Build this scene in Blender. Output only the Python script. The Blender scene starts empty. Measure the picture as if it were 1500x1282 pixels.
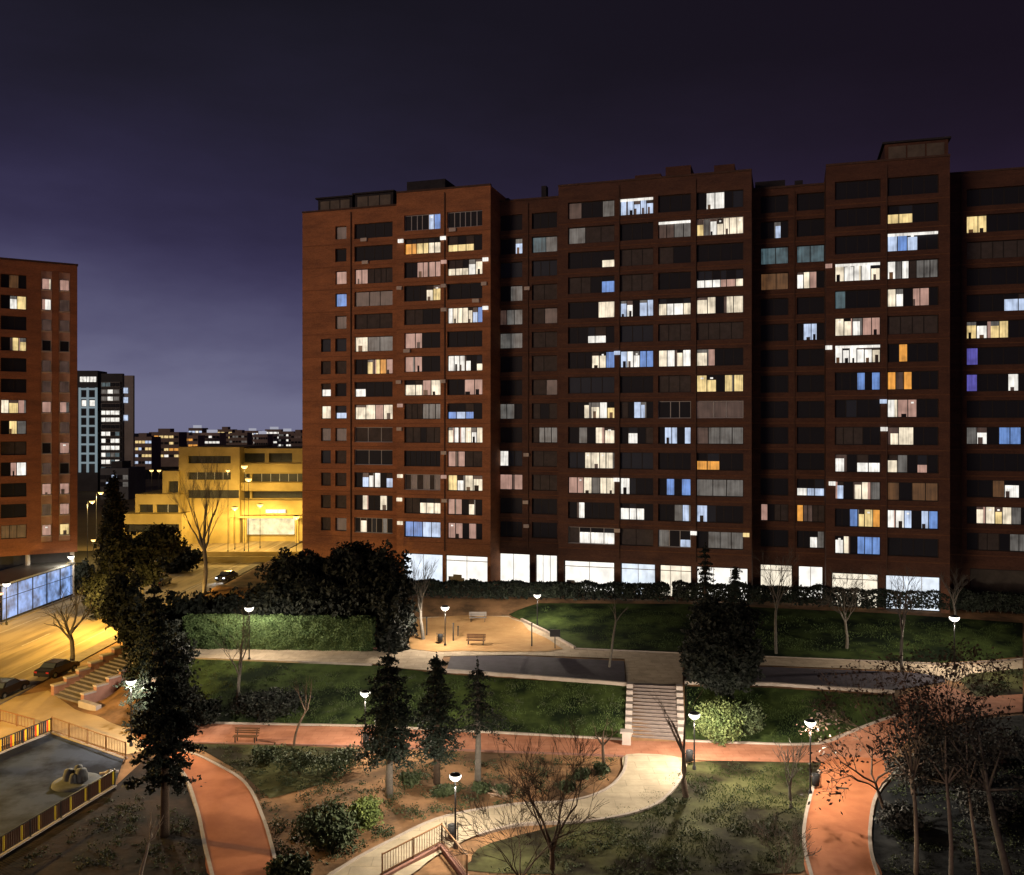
import bpy, bmesh, math, random
from mathutils import Vector, noise
R = math.radians
random.seed(7)
C = bpy.context.scene.collection
SC = bpy.context.scene

# ------------------------------------------------------------------ camera, sky, light, exposure
F = 1300.0; CX = 750.0; HZ = 628.0; CAMZ = 24.0      # photo pixels (1500 wide); horizon row; eye height in metres
cam_d = bpy.data.cameras.new('camera'); cam = bpy.data.objects.new('camera', cam_d); C.objects.link(cam)
cam.location = (0, 0, CAMZ); cam.rotation_euler = (R(90), 0, 0)
cam_d.sensor_width = 36; cam_d.lens = 36 * F / 1500
cam_d.shift_y = -(641 - HZ) / 1500
cam_d.clip_end = 6000; cam_d.clip_start = 0.5
SC.camera = cam

world = bpy.data.worlds.new("World"); SC.world = world; world.use_nodes = True
def build_world():
    nt = world.node_tree; N = nt.nodes; L = nt.links; N.clear()
    out = N.new('ShaderNodeOutputWorld'); bg = N.new('ShaderNodeBackground')
    tc = N.new('ShaderNodeTexCoord'); sep = N.new('ShaderNodeSeparateXYZ'); L.new(tc.outputs['Generated'], sep.inputs[0])
    # slightly ragged night cloud
    mp = N.new('ShaderNodeMapping'); mp.inputs['Scale'].default_value = (1.6, 1.6, 5.0); L.new(tc.outputs['Generated'], mp.inputs[0])
    nz = N.new('ShaderNodeTexNoise'); nz.inputs['Scale'].default_value = 2.2; nz.inputs['Detail'].default_value = 7; nz.inputs['Roughness'].default_value = .55
    L.new(mp.outputs[0], nz.inputs['Vector'])
    ma = N.new('ShaderNodeMath'); ma.operation = 'MULTIPLY_ADD'; ma.inputs[1].default_value = .14; ma.inputs[2].default_value = -.07
    L.new(nz.outputs['Fac'], ma.inputs[0])
    # city glow is strongest towards the left (west)
    mb = N.new('ShaderNodeMath'); mb.operation = 'MULTIPLY_ADD'; mb.inputs[1].default_value = .10; L.new(sep.outputs['X'], mb.inputs[0]); L.new(ma.outputs[0], mb.inputs[2])
    add = N.new('ShaderNodeMath'); add.operation = 'ADD'; L.new(sep.outputs['Z'], add.inputs[0]); L.new(mb.outputs[0], add.inputs[1])
    cr = N.new('ShaderNodeValToRGB'); e = cr.color_ramp; e.interpolation = 'B_SPLINE'
    pts = [(0.0, (.175, .175, .275)), (.05, (.102, .098, .182)), (.13, (.045, .039, .094)), (.21, (.0245, .0205, .050)), (.30, (.0150, .0130, .025)), (.40, (.0088, .0080, .0135)), (1.0, (.006, .0055, .009))]
    while len(e.elements) < len(pts): e.elements.new(.5)
    for el, (p, c) in zip(e.elements, pts): el.position = p; el.color = (*c, 1)
    L.new(add.outputs[0], cr.inputs[0])
    # a warmer, more purple cast to the right
    mr = N.new('ShaderNodeMapRange'); mr.inputs['From Min'].default_value = -.2; mr.inputs['From Max'].default_value = .5; L.new(sep.outputs['X'], mr.inputs['Value'])
    mx = N.new('ShaderNodeMix'); mx.data_type = 'RGBA'; mx.blend_type = 'MULTIPLY'
    L.new(mr.outputs[0], mx.inputs[0]); L.new(cr.outputs[0], mx.inputs[6]); mx.inputs[7].default_value = (1.0, .72, .84, 1)
    L.new(mx.outputs[2], bg.inputs[0]); bg.inputs[1].default_value = 1.0
    L.new(bg.outputs[0], out.inputs[0])
build_world()
# low warm glow of the town behind the viewer
sd = bpy.data.lights.new('town_glow', 'SUN'); sd.energy = 0.68; sd.angle = R(14); sd.color = (1, .70, .50)
so = bpy.data.objects.new('town_glow', sd); C.objects.link(so)
so.rotation_euler = Vector((.67, .74, -.05)).to_track_quat('-Z', 'Y').to_euler()
SC.view_settings.view_transform = 'Standard'; SC.view_settings.look = 'None'
SC.view_settings.exposure = 0; SC.view_settings.gamma = 1
SC.render.resolution_x = 1024; SC.render.resolution_y = 875
SC.render.engine = 'CYCLES'

# ------------------------------------------------------------------ helpers
def tag(o, label=None, cat=None, group=None, kind=None):
    if label: o['label'] = label
    if cat: o['category'] = cat
    if group: o['group'] = group
    if kind: o['kind'] = kind
    return o
def empty(name, loc, rz=0, label=None, cat=None, group=None):
    o = bpy.data.objects.new(name, None); C.objects.link(o); o.location = loc; o.rotation_euler = (0, 0, rz)
    o.empty_display_size = .5
    return tag(o, label, cat, group)
class MB:
    def __init__(s): s.v = []; s.f = []; s.m = []
    def face(s, pts, mi=0):
        n = len(s.v); s.v += [tuple(p) for p in pts]; s.f.append(tuple(range(n, n + len(pts)))); s.m.append(mi)
    def box(s, x0, x1, y0, y1, z0, z1, mi=0):
        n = len(s.v)
        s.v += [(x0,y0,z0),(x1,y0,z0),(x1,y1,z0),(x0,y1,z0),(x0,y0,z1),(x1,y0,z1),(x1,y1,z1),(x0,y1,z1)]
        for q in ((0,3,2,1),(4,5,6,7),(0,1,5,4),(1,2,6,5),(2,3,7,6),(3,0,4,7)): s.f.append(tuple(n+i for i in q)); s.m.append(mi)
    def bar(s, a, b, w, h, mi=0):                       # box bar from a to b, w across, h high (z)
        a = Vector(a); b = Vector(b); d = (b - a); 
        if d.length < 1e-6: return
        d.normalize(); up = Vector((0,0,1))
        if abs(d.z) > .95: up = Vector((0,1,0))
        r = d.cross(up).normalized() * w/2; u = r.cross(d).normalized() * h/2
        n = len(s.v)
        for p in (a, b):
            for q in (-r-u, r-u, r+u, -r+u): s.v.append(tuple(p+q))
        for q in ((0,1,2,3),(7,6,5,4),(0,4,5,1),(1,5,6,2),(2,6,7,3),(3,7,4,0)): s.f.append(tuple(n+i for i in q)); s.m.append(mi)
    def tube(s, pts, rad, n=6, mi=0, cap=True):
        pts = [Vector(p) for p in pts]; base = len(s.v); k = len(pts)
        for i, p in enumerate(pts):
            d = (pts[min(i+1,k-1)] - pts[max(i-1,0)]).normalized()
            a = d.cross(Vector((0,0,1)));
            if a.length < .05: a = d.cross(Vector((0,1,0)))
            a.normalize(); b = d.cross(a)
            r = rad[i] if isinstance(rad, (list, tuple)) else rad
            for j in range(n):
                t = 2*math.pi*j/n; s.v.append(tuple(p + a*math.cos(t)*r + b*math.sin(t)*r))
        for i in range(k-1):
            for j in range(n):
                q = base+i*n+j; q2 = base+i*n+(j+1)%n
                s.f.append((q, q2, q2+n, q+n)); s.m.append(mi)
        if cap:
            s.f.append(tuple(base+j for j in range(n))[::-1]); s.m.append(mi)
            s.f.append(tuple(base+(k-1)*n+j for j in range(n))); s.m.append(mi)
    def lathe(s, c, prof, n=14, mi=0):                   # prof: list of (r, z)
        c = Vector(c); base = len(s.v); k = len(prof)
        for r, z in prof:
            for j in range(n):
                t = 2*math.pi*j/n; s.v.append((c.x+r*math.cos(t), c.y+r*math.sin(t), c.z+z))
        for i in range(k-1):
            for j in range(n):
                q = base+i*n+j; q2 = base+i*n+(j+1)%n
                s.f.append((q, q2, q2+n, q+n)); s.m.append(mi)
    def build(s, name, mats, parent=None, smooth=False):
        me = bpy.data.meshes.new(name); me.from_pydata(s.v, [], s.f); me.update()
        if not isinstance(mats, (list, tuple)): mats = [mats]
        for m in mats: me.materials.append(m)
        if len(mats) > 1: me.polygons.foreach_set('material_index', s.m)
        if smooth: me.polygons.foreach_set('use_smooth', [True]*len(me.polygons))
        o = bpy.data.objects.new(name, me); C.objects.link(o)
        if parent: o.parent = parent
        return o
def copy_tree(o, parent=None):
    c = o.copy(); C.objects.link(c); c.parent = parent
    for ch in list(o.children): copy_tree(ch, c)
    return c

# ------------------------------------------------------------------ materials
MATS = {}
def mat(name, col, rough=.85, noise_s=None, noise_amt=.3, bump=0, metal=0, col2=None, stretch=(1,1,1), detail=6, spec=.08, contrast=None):
    if name in MATS: return MATS[name]
    m = bpy.data.materials.new(name); m.use_nodes = True; nt = m.node_tree; N = nt.nodes; L = nt.links
    b = N['Principled BSDF']; b.inputs['Roughness'].default_value = rough; b.inputs['Metallic'].default_value = metal
    b.inputs['Specular IOR Level'].default_value = spec
    b.inputs['Base Color'].default_value = (*col, 1)
    if noise_s:
        tc = N.new('ShaderNodeTexCoord'); mp = N.new('ShaderNodeMapping'); mp.inputs['Scale'].default_value = stretch
        L.new(tc.outputs['Object'], mp.inputs[0])
        nz = N.new('ShaderNodeTexNoise'); nz.inputs['Scale'].default_value = noise_s; nz.inputs['Detail'].default_value = detail; nz.inputs['Roughness'].default_value = .62
        L.new(mp.outputs[0], nz.inputs['Vector'])
        cr = N.new('ShaderNodeValToRGB'); a = contrast or (.3, .7)
        cr.color_ramp.elements[0].position = a[0]; cr.color_ramp.elements[1].position = a[1]
        c2 = col2 or tuple(c*(1-noise_amt) for c in col)
        cr.color_ramp.elements[0].color = (*c2, 1); cr.color_ramp.elements[1].color = (*col, 1)
        L.new(nz.outputs['Fac'], cr.inputs[0]); L.new(cr.outputs[0], b.inputs['Base Color'])
        if bump:
            bp = N.new('ShaderNodeBump'); bp.inputs['Strength'].default_value = bump; bp.inputs['Distance'].default_value = .1
            n2 = N.new('ShaderNodeTexNoise'); n2.inputs['Scale'].default_value = noise_s*4; n2.inputs['Detail'].default_value = 5
            L.new(tc.outputs['Object'], n2.inputs['Vector'])
            L.new(n2.outputs['Fac'], bp.inputs['Height']); L.new(bp.outputs[0], b.inputs['Normal'])
    MATS[name] = m; return m
def emat(name, col, strength=1, sampled=False, fold=0, fscale=6, vary=.3):
    """something lit from within: lamp bowl, lit window (with curtain folds)"""
    if name in MATS: return MATS[name]
    m = bpy.data.materials.new(name); m.use_nodes = True; nt = m.node_tree; N = nt.nodes; L = nt.links
    b = N['Principled BSDF']; b.inputs['Base Color'].default_value = (.05,.05,.05,1); b.inputs['Roughness'].default_value = .4
    b.inputs['Emission Color'].default_value = (*col, 1); b.inputs['Emission Strength'].default_value = strength
    if fold:
        tc = N.new('ShaderNodeTexCoord'); mp = N.new('ShaderNodeMapping'); mp.inputs['Scale'].default_value = (fscale, 1, .35)
        L.new(tc.outputs['Object'], mp.inputs[0])
        nz = N.new('ShaderNodeTexNoise'); nz.inputs['Scale'].default_value = 1.0; nz.inputs['Detail'].default_value = 5; L.new(mp.outputs[0], nz.inputs['Vector'])
        n2 = N.new('ShaderNodeTexNoise'); n2.inputs['Scale'].default_value = .9; n2.inputs['Detail'].default_value = 2; L.new(tc.outputs['Object'], n2.inputs['Vector'])
        a = N.new('ShaderNodeMath'); a.operation = 'ADD'; L.new(nz.outputs['Fac'], a.inputs[0]); L.new(n2.outputs['Fac'], a.inputs[1])
        mr = N.new('ShaderNodeMapRange'); mr.inputs['From Min'].default_value = .7; mr.inputs['From Max'].default_value = 1.3
        mr.inputs['To Min'].default_value = strength*(1-fold); mr.inputs['To Max'].default_value = strength*(1+fold)
        L.new(a.outputs[0], mr.inputs['Value']); L.new(mr.outputs[0], b.inputs['Emission Strength'])
    if not sampled:
        try: m.cycles.emission_sampling = 'NONE'
        except Exception: pass
    MATS[name] = m; return m
def brick(name, col, col2, sx=1.0):
    if name in MATS: return MATS[name]
    m = bpy.data.materials.new(name); m.use_nodes = True; nt = m.node_tree; N = nt.nodes; L = nt.links
    b = N['Principled BSDF']; b.inputs['Roughness'].default_value = .9; b.inputs['Specular IOR Level'].default_value = .15
    tc = N.new('ShaderNodeTexCoord')
    # brick courses: swap so the courses run horizontally on upright walls
    sp = N.new('ShaderNodeSeparateXYZ'); L.new(tc.outputs['Object'], sp.inputs[0])
    sm = N.new('ShaderNodeMath'); sm.operation = 'ADD'; L.new(sp.outputs['X'], sm.inputs[0]); L.new(sp.outputs['Y'], sm.inputs[1])
    cb = N.new('ShaderNodeCombineXYZ'); L.new(sm.outputs[0], cb.inputs['X']); L.new(sp.outputs['Z'], cb.inputs['Y'])
    bt = N.new('ShaderNodeTexBrick'); bt.inputs['Scale'].default_value = 3.2; bt.inputs['Color1'].default_value = (*col, 1); bt.inputs['Color2'].default_value = (*col2, 1)
    bt.inputs['Mortar'].default_value = (col[0]*.55, col[1]*.6, col[2]*.7, 1); bt.inputs['Mortar Size'].default_value = .018; bt.inputs['Brick Width'].default_value=.8; bt.inputs['Row Height'].default_value=.25
    L.new(cb.outputs[0], bt.inputs['Vector'])
    mp = N.new('ShaderNodeMapping'); mp.inputs['Scale'].default_value = (.12, .12, .5); L.new(tc.outputs['Object'], mp.inputs[0])
    nz = N.new('ShaderNodeTexNoise'); nz.inputs['Scale'].default_value = 2.0; nz.inputs['Detail'].default_value = 8; nz.inputs['Roughness'].default_value = .65; L.new(mp.outputs[0], nz.inputs['Vector'])
    cr = N.new('ShaderNodeValToRGB'); cr.color_ramp.elements[0].position = .32; cr.color_ramp.elements[1].position = .68
    cr.color_ramp.elements[0].color = (.62, .62, .68, 1); cr.color_ramp.elements[1].color = (1.1, 1.02, .95, 1); L.new(nz.outputs['Fac'], cr.inputs[0])
    n3 = N.new('ShaderNodeTexNoise'); n3.inputs['Scale'].default_value = 5.0; n3.inputs['Detail'].default_value = 4; L.new(tc.outputs['Object'], n3.inputs['Vector'])
    c3 = N.new('ShaderNodeValToRGB'); c3.color_ramp.elements[0].color = (.72,.72,.72,1); c3.color_ramp.elements[1].color = (1.15,1.15,1.15,1); L.new(n3.outputs['Fac'], c3.inputs[0])
    mx = N.new('ShaderNodeMix'); mx.data_type = 'RGBA'; mx.blend_type = 'MULTIPLY'; mx.inputs[0].default_value = 1
    L.new(bt.outputs['Color'], mx.inputs[6]); L.new(cr.outputs[0], mx.inputs[7])
    m2 = N.new('ShaderNodeMix'); m2.data_type = 'RGBA'; m2.blend_type = 'MULTIPLY'; m2.inputs[0].default_value = 1
    L.new(mx.outputs[2], m2.inputs[6]); L.new(c3.outputs[0], m2.inputs[7]); L.new(m2.outputs[2], b.inputs['Base Color'])
    MATS[name] = m; return m
def joints(m, w=1.6, hgt=.8, dark=.72):
    nt = m.node_tree; N = nt.nodes; L = nt.links; b = N['Principled BSDF']; src = b.inputs['Base Color'].links[0].from_socket
    tc = N.new('ShaderNodeTexCoord'); bt = N.new('ShaderNodeTexBrick'); bt.inputs['Scale'].default_value = 1; bt.inputs['Brick Width'].default_value = w; bt.inputs['Row Height'].default_value = hgt; bt.inputs['Mortar Size'].default_value = .028
    bt.inputs['Color1'].default_value = (1,1,1,1); bt.inputs['Color2'].default_value = (.88,.88,.88,1); bt.inputs['Mortar'].default_value = (dark,dark,dark,1); L.new(tc.outputs['Object'], bt.inputs['Vector'])
    mx = N.new('ShaderNodeMix'); mx.data_type = 'RGBA'; mx.blend_type = 'MULTIPLY'; mx.inputs[0].default_value = 1; L.new(src, mx.inputs[6]); L.new(bt.outputs['Color'], mx.inputs[7]); L.new(mx.outputs[2], b.inputs['Base Color'])
def leafmat(name, col, col2, scale=1.2):
    m = mat(name, col, rough=.7, noise_s=scale, col2=col2, spec=.25, detail=3, contrast=(.35,.65)); return m

M_brickA = brick('brick_warm_lit', (.46, .205, .096), (.37, .16, .075))  # glow on the left end is put into this brighter brick colour
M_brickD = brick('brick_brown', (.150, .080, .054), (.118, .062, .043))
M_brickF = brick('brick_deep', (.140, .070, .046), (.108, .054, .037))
M_roof = mat('roof_felt', (.06,.055,.05), .95, 1.5, .4)
M_dark = mat('dark_concrete', (.045,.042,.045), .9, 1.5, .4)
M_frame = mat('window_frame_dark', (.035,.03,.028), .5)
M_framel = mat('window_frame_pale', (.42,.42,.42), .5)
M_soffit = mat('soffit', (.12,.09,.07), .9, 2, .3)
M_ground = mat('dry_earth', (.28,.155,.080), .95, .3, .5, .8, col2=(.09,.055,.032), contrast=(.38,.60), detail=9)  # darker mottling in the colour also stands for shadows on the earth
M_grass = mat('lawn_grass', (.046,.068,.019), .95, .28, .6, .9, col2=(.006,.011,.005), contrast=(.42,.62), detail=9)
M_grassdry = mat('worn_grass', (.080,.082,.034), .95, .22, .6, .9, col2=(.016,.013,.007), contrast=(.42,.60), detail=9)
M_asph = mat('asphalt', (.36,.28,.16), .85, .25, .35, .2, stretch=(2.5,.25,1), col2=(.19,.145,.085), detail=9, contrast=(.38,.6))
M_pave = mat('pale_paving', (.46,.37,.28), .9, 1.1, .2, .2, detail=10, contrast=(.40,.58))
M_cream = mat('cream_paving', (.43,.36,.265), .9, .8, .18, .2, detail=10, contrast=(.40,.58))
M_red = mat('red_paving', (.42,.19,.12), .9, .6, .25, .2, detail=10, contrast=(.40,.58), col2=(.33,.14,.085))
M_redd = mat('rust_track', (.42,.155,.072), .9, .35, .3, .2, detail=10, contrast=(.40,.58), col2=(.33,.115,.055))
M_sand = mat('play_sand', (.44,.27,.125), .95, .7, .25, .4, col2=(.34,.19,.085))
joints(M_pave); joints(M_cream, 2.2, 1.1); joints(M_red, 1.2, .6, .78)
M_plaza = mat('dark_plaza', (.085,.075,.095), .9, 1.2, .35, .3)
M_court = mat('court_rubber', (.036,.046,.075), .85, .25, .5, .2, col2=(.010,.012,.020), contrast=(.42,.58))
M_kerb = mat('kerb_stone', (.40,.34,.30), .85, 2, .25)
M_conc = mat('pale_concrete', (.36,.31,.29), .85, 1.5, .2)
M_stone = mat('red_stone', (.30,.16,.13), .9, 1.5, .25)
M_step = mat('step_stone', (.15,.12,.115), .9, 2.5, .25)
M_bark = mat('bark', (.085,.06,.045), .95, 4, .4, .5)
M_barkd = mat('dark_bark', (.022,.018,.016), .95, 4, .4)
M_barkp = mat('pale_bark', (.26,.215,.18), .9, 4, .4, .4)
M_barkg = mat('grey_bark', (.15,.135,.12), .9, 4, .4, .4)
M_metal = mat('dark_metal', (.03,.03,.032), .45, metal=.3)
M_metalg = mat('grey_metal', (.22,.23,.23), .45, metal=.4)
M_wood = mat('bench_wood', (.13,.065,.035), .7, 4, .3, stretch=(1,6,6))
M_fence = mat('rusty_rail', (.20,.10,.055), .8)
L_dark = leafmat('leaf_dark', (.015,.019,.014), (.007,.009,.008))
L_con = leafmat('leaf_conifer', (.024,.036,.024), (.008,.012,.010))
L_hedge = leafmat('leaf_hedge', (.075,.115,.045), (.04,.07,.025))
L_hedged = leafmat('leaf_hedge_dark', (.022,.03,.02), (.01,.013,.011))
L_bush = leafmat('leaf_bush', (.12,.15,.055), (.05,.075,.025))
L_olive = leafmat('leaf_olive', (.075,.075,.068), (.011,.013,.012), 2.2)
L_brown = leafmat('leaf_brown', (.045,.024,.016), (.022,.013,.010))
L_scrub = leafmat('leaf_scrub', (.055,.072,.032), (.025,.036,.016))
YB = mat('yellow_render', (.40,.30,.11), .85, .25, .2, col2=(.29,.215,.075), contrast=(.38,.62))

# ------------------------------------------------------------------ terrain
def lerp_tab(x, tab):
    if x <= tab[0][0]: return tab[0][1]
    for (a, va), (b, vb) in zip(tab, tab[1:]):
        if x <= b: return va + (vb-va)*(x-a)/(b-a)
    return tab[-1][1]
def sstep(t): t = max(0., min(1., t)); return t*t*(3-2*t)
ZT = 2.6; ZH = 4.4; ZB = 4.0
def pl(px, py, z):            # pixel -> point on the level z
    Y = F*(CAMZ-z)/(py-HZ); return ((px-CX)/F*Y, Y)
_B0 = [pl(270,1060,0), pl(530,1065,0), pl(900,1084,0), pl(1010,1087,0), pl(1200,1092,0)]
_B1 = [pl(230,962,ZT), pl(280,963,ZT), pl(550,974,ZT), pl(650,985,ZT), pl(925,1004,ZT), pl(1000,1004,ZT), pl(1130,1006,ZT), pl(1310,1018,ZT)]
B0 = sorted([(-60,73.5)] + _B0 + [(30,65.2),(60,62)]); B1 = sorted([(-60,85)] + _B1 + [(60,62.5)])
_S0 = [pl(800,945,ZT), pl(840,952,ZT), pl(1000,958,ZT), pl(1200,962,ZT), pl(1500,968,ZT)]
S0 = sorted([(-60,100),(-14,96.5),(0,95)] + _S0)
S1 = sorted([(-60,118), (-14,102.5), (5,102.2), (18,100.0), (40,96.5), (60,92)])
def h(X, Y):
    z0 = 2.4*sstep((X-20.5)/17)                            # the ground climbs to the right
    b0 = lerp_tab(X, B0); b1 = lerp_tab(X, B1); s0 = lerp_tab(X, S0); s1 = lerp_tab(X, S1)
    b1 = max(b1, b0+.8)
    zt = max(ZT, z0)
    if Y <= b0: z = z0
    elif Y < b1: z = z0 + (zt-z0)*(Y-b0)/(b1-b0)
    elif Y <= s0: z = zt
    elif Y < s1: z = zt + (ZH-zt)*(Y-s0)/(s1-s0)
    elif Y < s1+1.5: z = ZH
    else: z = max(ZB, ZH-(Y-s1-1.5)*.4)
    # west: falls to the road; keep a bank from X=-36 to -42
    w = sstep((X+42.0)/5.5) if Y > 86 else sstep((X+37.2 - (86-Y)*.10)/3.0)
    z *= w
    # gentle mounds in the near garden
    if Y < 66 and z0 < 2.0:
        g = sstep((66-Y)/5)*sstep((X+24)/5)*sstep((17-X)/4)
        z += g*.25*noise.noise(Vector((X*.18, Y*.18, 3)))
    return z
def G(px, py):                 # pixel -> point on the terrain (marching the sight line)
    t = (px-CX)/F; s = (py-HZ)/F
    Y = 40.; last = Y
    while Y < 400:
        if CAMZ - s*Y <= h(t*Y, Y): break
        last = Y; Y += .25
    for _ in range(12):
        m = (Y+last)/2
        if CAMZ - s*m <= h(t*m, m): Y = m
        else: last = m
    return Vector((t*Y, Y, h(t*Y, Y)))
def base(px, py): return G(px, py)

GS = .5
def make_terrain():
    mb = MB()
    x0, x1, y0, y1 = -44.5, 75, 30, 135
    nx = int((x1-x0)/GS); ny = int((y1-y0)/GS)
    for j in range(ny+1):
        for i in range(nx+1):
            X = x0+i*GS; Y = y0+j*GS; mb.v.append((X, Y, h(X, Y)))
    for j in range(ny):
        for i in range(nx):
            a = j*(nx+1)+i; mb.f.append((a, a+1, a+nx+2, a+nx+1)); mb.m.append(0)
    o = mb.build('ground', M_ground, smooth=True); tag(o, kind='structure')
    far = MB()
    e = -.08
    far.face([(-2500,-200,e),(-44.5,-200,e),(-44.5,4500,e),(-2500,4500,e)])
    far.face([(-44.5,-200,e),(75,-200,e),(75,30,e),(-44.5,30,e)]); far.face([(-44.5,135,e),(75,135,e),(75,4500,e),(-44.5,4500,e)])
    far.face([(75,-200,e),(2500,-200,e),(2500,4500,e),(75,4500,e)])
    tag(far.build('terrain', mat('far_ground', (.05,.045,.035), .95, .02, .5)), kind='structure')
make_terrain()

def smooth_poly(pts, n=5, closed=True):
    out = []; k = len(pts)
    for i in range(k if closed else k-1):
        if closed: p = [pts[(i+d) % k] for d in (-1,0,1,2)]
        else: p = [pts[max(0,min(k-1,i+d))] for d in (-1,0,1,2)]
        if len(p[1]) > 2 and p[1][2] == 'c' : pass
        for s in range(n):
            t = s/n
            q = [0.5*((2*p[1][a]) + (-p[0][a]+p[2][a])*t + (2*p[0][a]-5*p[1][a]+4*p[2][a]-p[3][a])*t*t + (-p[0][a]+3*p[1][a]-3*p[2][a]+p[3][a])*t**3) for a in (0,1)]
            out.append(tuple(q))
    if not closed: out.append(tuple(pts[-1][:2]))
    return out
def drape(name, pxpts, m, off=.05, world_pts=None, kind='structure', label=None, step=.5):
    """a sheet laid on the terrain inside an outline"""
    pts = world_pts or [G(*p)[:2] for p in pxpts]
    bm = bmesh.new(); vs = [bm.verts.new((p[0], p[1], 0)) for p in pts]
    bm.faces.new(vs)
    bmesh.ops.triangulate(bm, faces=bm.faces[:])
    xs = [p[0] for p in pts]; ys = [p[1] for p in pts]
    k = math.floor(min(xs)/step)+1
    while k*step < max(xs):
        bmesh.ops.bisect_plane(bm, geom=bm.verts[:]+bm.edges[:]+bm.faces[:], plane_co=(k*step,0,0), plane_no=(1,0,0)); k += 1
    k = math.floor(min(ys)/step)+1
    while k*step < max(ys):
        bmesh.ops.bisect_plane(bm, geom=bm.verts[:]+bm.edges[:]+bm.faces[:], plane_co=(0,k*step,0), plane_no=(0,1,0)); k += 1
    for v in bm.verts: v.co.z = h(v.co.x, v.co.y)+off
    bmesh.ops.recalc_face_normals(bm, faces=bm.faces[:])
    if sum(f.normal.z for f in bm.faces) < 0: bmesh.ops.reverse_faces(bm, faces=bm.faces[:])
    me = bpy.data.meshes.new(name); bm.to_mesh(me); bm.free(); me.materials.append(m)
    me.polygons.foreach_set('use_smooth', [True]*len(me.polygons))
    o = bpy.data.objects.new(name, me); C.objects.link(o); tag(o, kind=kind, label=label); return o
def kerb(pxpts, w=.22, hh=.13, m=None, world_pts=None, sm=True, parent=None):
    pts = [G(*p)[:2] for p in pxpts] if not world_pts else world_pts
    if sm: pts = smooth_poly(pts, 5, False)
    fine = []
    for a, b in zip(pts, pts[1:]):
        L = math.dist(a, b); n = max(1, int(L/.5))
        for i in range(n): fine.append((a[0]+(b[0]-a[0])*i/n, a[1]+(b[1]-a[1])*i/n))
    fine.append(pts[-1])
    mb = MB(); k = len(fine)
    for i, p in enumerate(fine):
        a = fine[max(0,i-1)]; b = fine[min(k-1,i+1)]
        d = Vector((b[0]-a[0], b[1]-a[1], 0)).normalized(); r = Vector((-d.y, d.x, 0))*w/2
        z = h(*p)+.05
        q = Vector((p[0], p[1], z))
        for c in (-r+Vector((0,0,-.15)), -r+Vector((0,0,hh)), r+Vector((0,0,hh)), r+Vector((0,0,-.15))): mb.v.append(tuple(q+c))
    for i in range(k-1):
        for j in range(3):
            a = i*4+j; mb.f.append((a, a+1, a+5, a+4)); mb.m.append(0)
    o = mb.build('kerb', m or M_kerb, parent)
    if not parent: tag(o, kind='structure')
    return o
def W(pts): return [tuple(G(*p)[:2]) for p in pts]

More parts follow.
